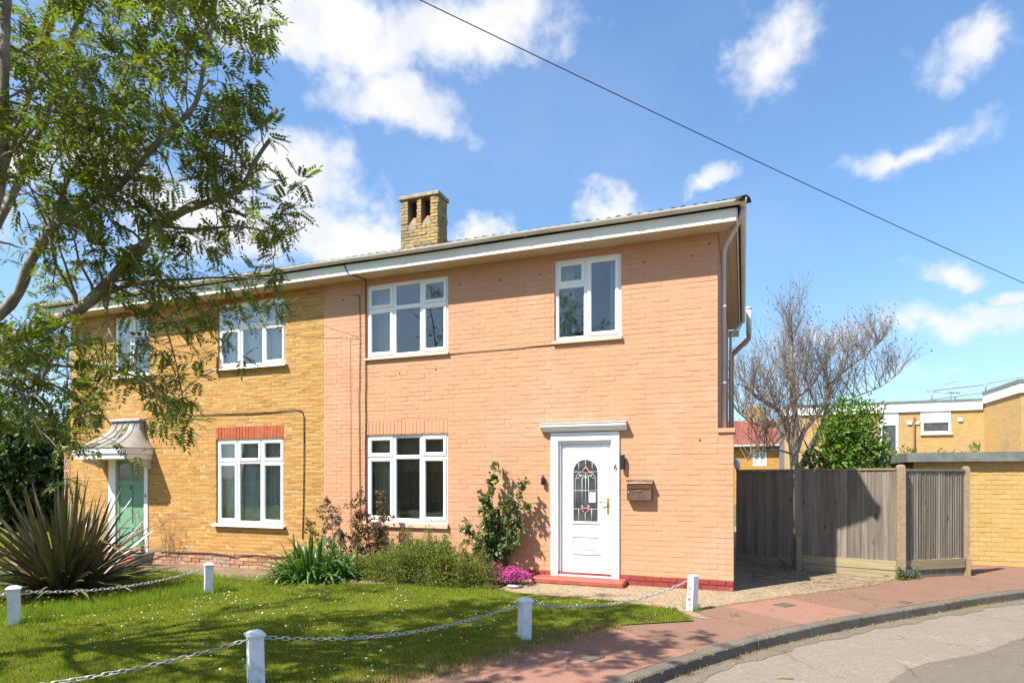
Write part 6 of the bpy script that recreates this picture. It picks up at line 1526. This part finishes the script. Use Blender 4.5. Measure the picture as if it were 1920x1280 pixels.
for _ in range(620):
    t_ = rnd.random(); p = ax.lerp(bx, t_) + Vector((rnd.gauss(-.25, .28), rnd.gauss(.1, .15), 0)); tuft(p.x, p.y, 26, .09, .05, .15)
for _ in range(90): tuft(rnd.uniform(-9.5, -6.2), -1.75 + rnd.gauss(0, .10), 24, .08, .04, .13)
for _ in range(60): tuft(rnd.uniform(-6.2, -3.0), -1.45 + rnd.gauss(0, .04) + .22 * max(0, 0), 14, .06, .03, .08)
for q in POSTS[:5]:
    for _ in range(7): tuft(q[0][0] + rnd.uniform(-.09, .09), q[0][1] + rnd.uniform(-.09, .09), 18, .05, .04, .11)
for (x, y) in ((1515, 1085), (1530, 1093), (1240, 1143), (1380, 1155)):
    g = ground(x, y); tuft(g.x, g.y, 40, .06, .02, .07)
for _ in range(420):
    x, y = rnd.uniform(-9, -.6), rnd.uniform(-6.2, -1.4)
    if inside(x, y, LAWN): tuft(x, y, 16, .035, .025, .06)
blades('long_grass', 'longgrass', P_, 'longer uncut grass along the chain and the bed')
P_ = []
for _ in range(950):
    s = rnd.uniform(knear((-1.6, -6)), knear((-.1, -3.3)) + .2); q = kp(s, 1.25 + rnd.gauss(.05, .13), 0); tuft(q[0], q[1], 15, .06, .01, .05, .004)
for s in [c for c in cuts if J[0] - 2 < c < J[4] + 4]:
    for k in range(26):
        if rnd.random() < .55: q = kp(s + rnd.gauss(0, .010), rnd.uniform(.15, 1.25), 0); tuft(q[0], q[1], 6, .018, .006, .022, -.004)
for k in range(520):
    s = rnd.uniform(J[0] - 1.5, J[4] + 6); q = kp(s, rnd.choice((-.022, -.022, .13)) + rnd.gauss(0, .012), 0); tuft(q[0], q[1], 9, .035, .01, .04, -.108 if rnd.random() < .7 else -.0)
for k in range(120):
    q = ground(rnd.uniform(1390, 1700), rnd.uniform(1085, 1130)); tuft(q.x, q.y, 5, .05, .005, .02, .005)
for _ in range(160):
    s = rnd.uniform(J[1], J[4] + 2.4); q = kp(s, inner(s) - .02 + rnd.gauss(0, .03), 0); tuft(q[0], q[1], 9, .04, .008, .03, 0)
blades('dry_grass', 'drygrass', P_, 'dry grass and debris in the joints and along the kerb')
mb = MB()
for _ in range(260):
    x, y = rnd.uniform(-8.5, -.5), rnd.uniform(-6.2, -1.4)
    if not inside(x, y, LAWN) or not seen(x, y): continue
    for k in range(7):
        a = k * .9 + rnd.random(); d = Vector((math.cos(a), math.sin(a), .35)).normalized(); leaf6(mb, Vector((x, y, .012)), d, Vector((0, 0, 1)), rnd.uniform(.03, .06), rnd.uniform(.012, .02))
stuff(tag(mb.build('lawn_weeds', M['strap'], fix=False), 'flat rosettes of weeds in the lawn', 'weeds'), 'flat rosettes of weeds in the lawn')
# daisies: too many to count, and a few dandelions
mb = MB(); n = 0
while n < 520:
    x = rnd.uniform(-7.5, -.6); y = rnd.uniform(-5.4, -1.4)
    if not inside(x, y, LAWN) or mnoise.noise(Vector((x * .9, y * 1.2, 4))) + rnd.uniform(-.25, .25) < .02: continue
    z = rnd.uniform(.022, .040); r = rnd.uniform(.006, .010); tl = rv(rnd, .35)
    mb.add([(x + r * math.cos(a), y + r * math.sin(a), z + tl.x * r * math.cos(a) + tl.y * r * math.sin(a)) for a in [k * math.pi / 3 for k in range(6)]], [(0, 1, 2, 3, 4, 5)]); n += 1
stuff(tag(mb.build('daisies', M['daisy'], fix=False), 'scattered white daisies in the lawn', 'flowers'), 'scattered white daisies in the lawn')
for k, (x, y) in enumerate(((42, 1112), (66, 1138), (84, 1131), (91, 1122), (99, 1127), (3, 1138), (139, 1121), (192, 1113), (181, 1113), (216, 1113), (206, 1117), (48, 1121))):
    g = ground(x, y, .07); t = thing('dandelion', 'yellow dandelion in the long grass by the chain and leaning post', 'flower', (g.x, g.y, 0), 'dandelions in the long grass')
    mb = MB(); mb.tube([(g.x, g.y, 0), (g.x + .005, g.y, .05), (g.x, g.y, .085)], .002, 4); mb.build('stem', M['strap'], t, fix=False)
    mb = MB()
    for j in range(22):
        a = rnd.uniform(0, 6.28); el = rnd.uniform(.1, 1.2); d = Vector((math.cos(a) * math.cos(el), math.sin(a) * math.cos(el), math.sin(el))); diamond(mb, Vector((g.x, g.y, .085)), d, rv(rnd).normalized(), .019, .007)
    mb.build('flower_head', M['dandelion'], t, fix=False)
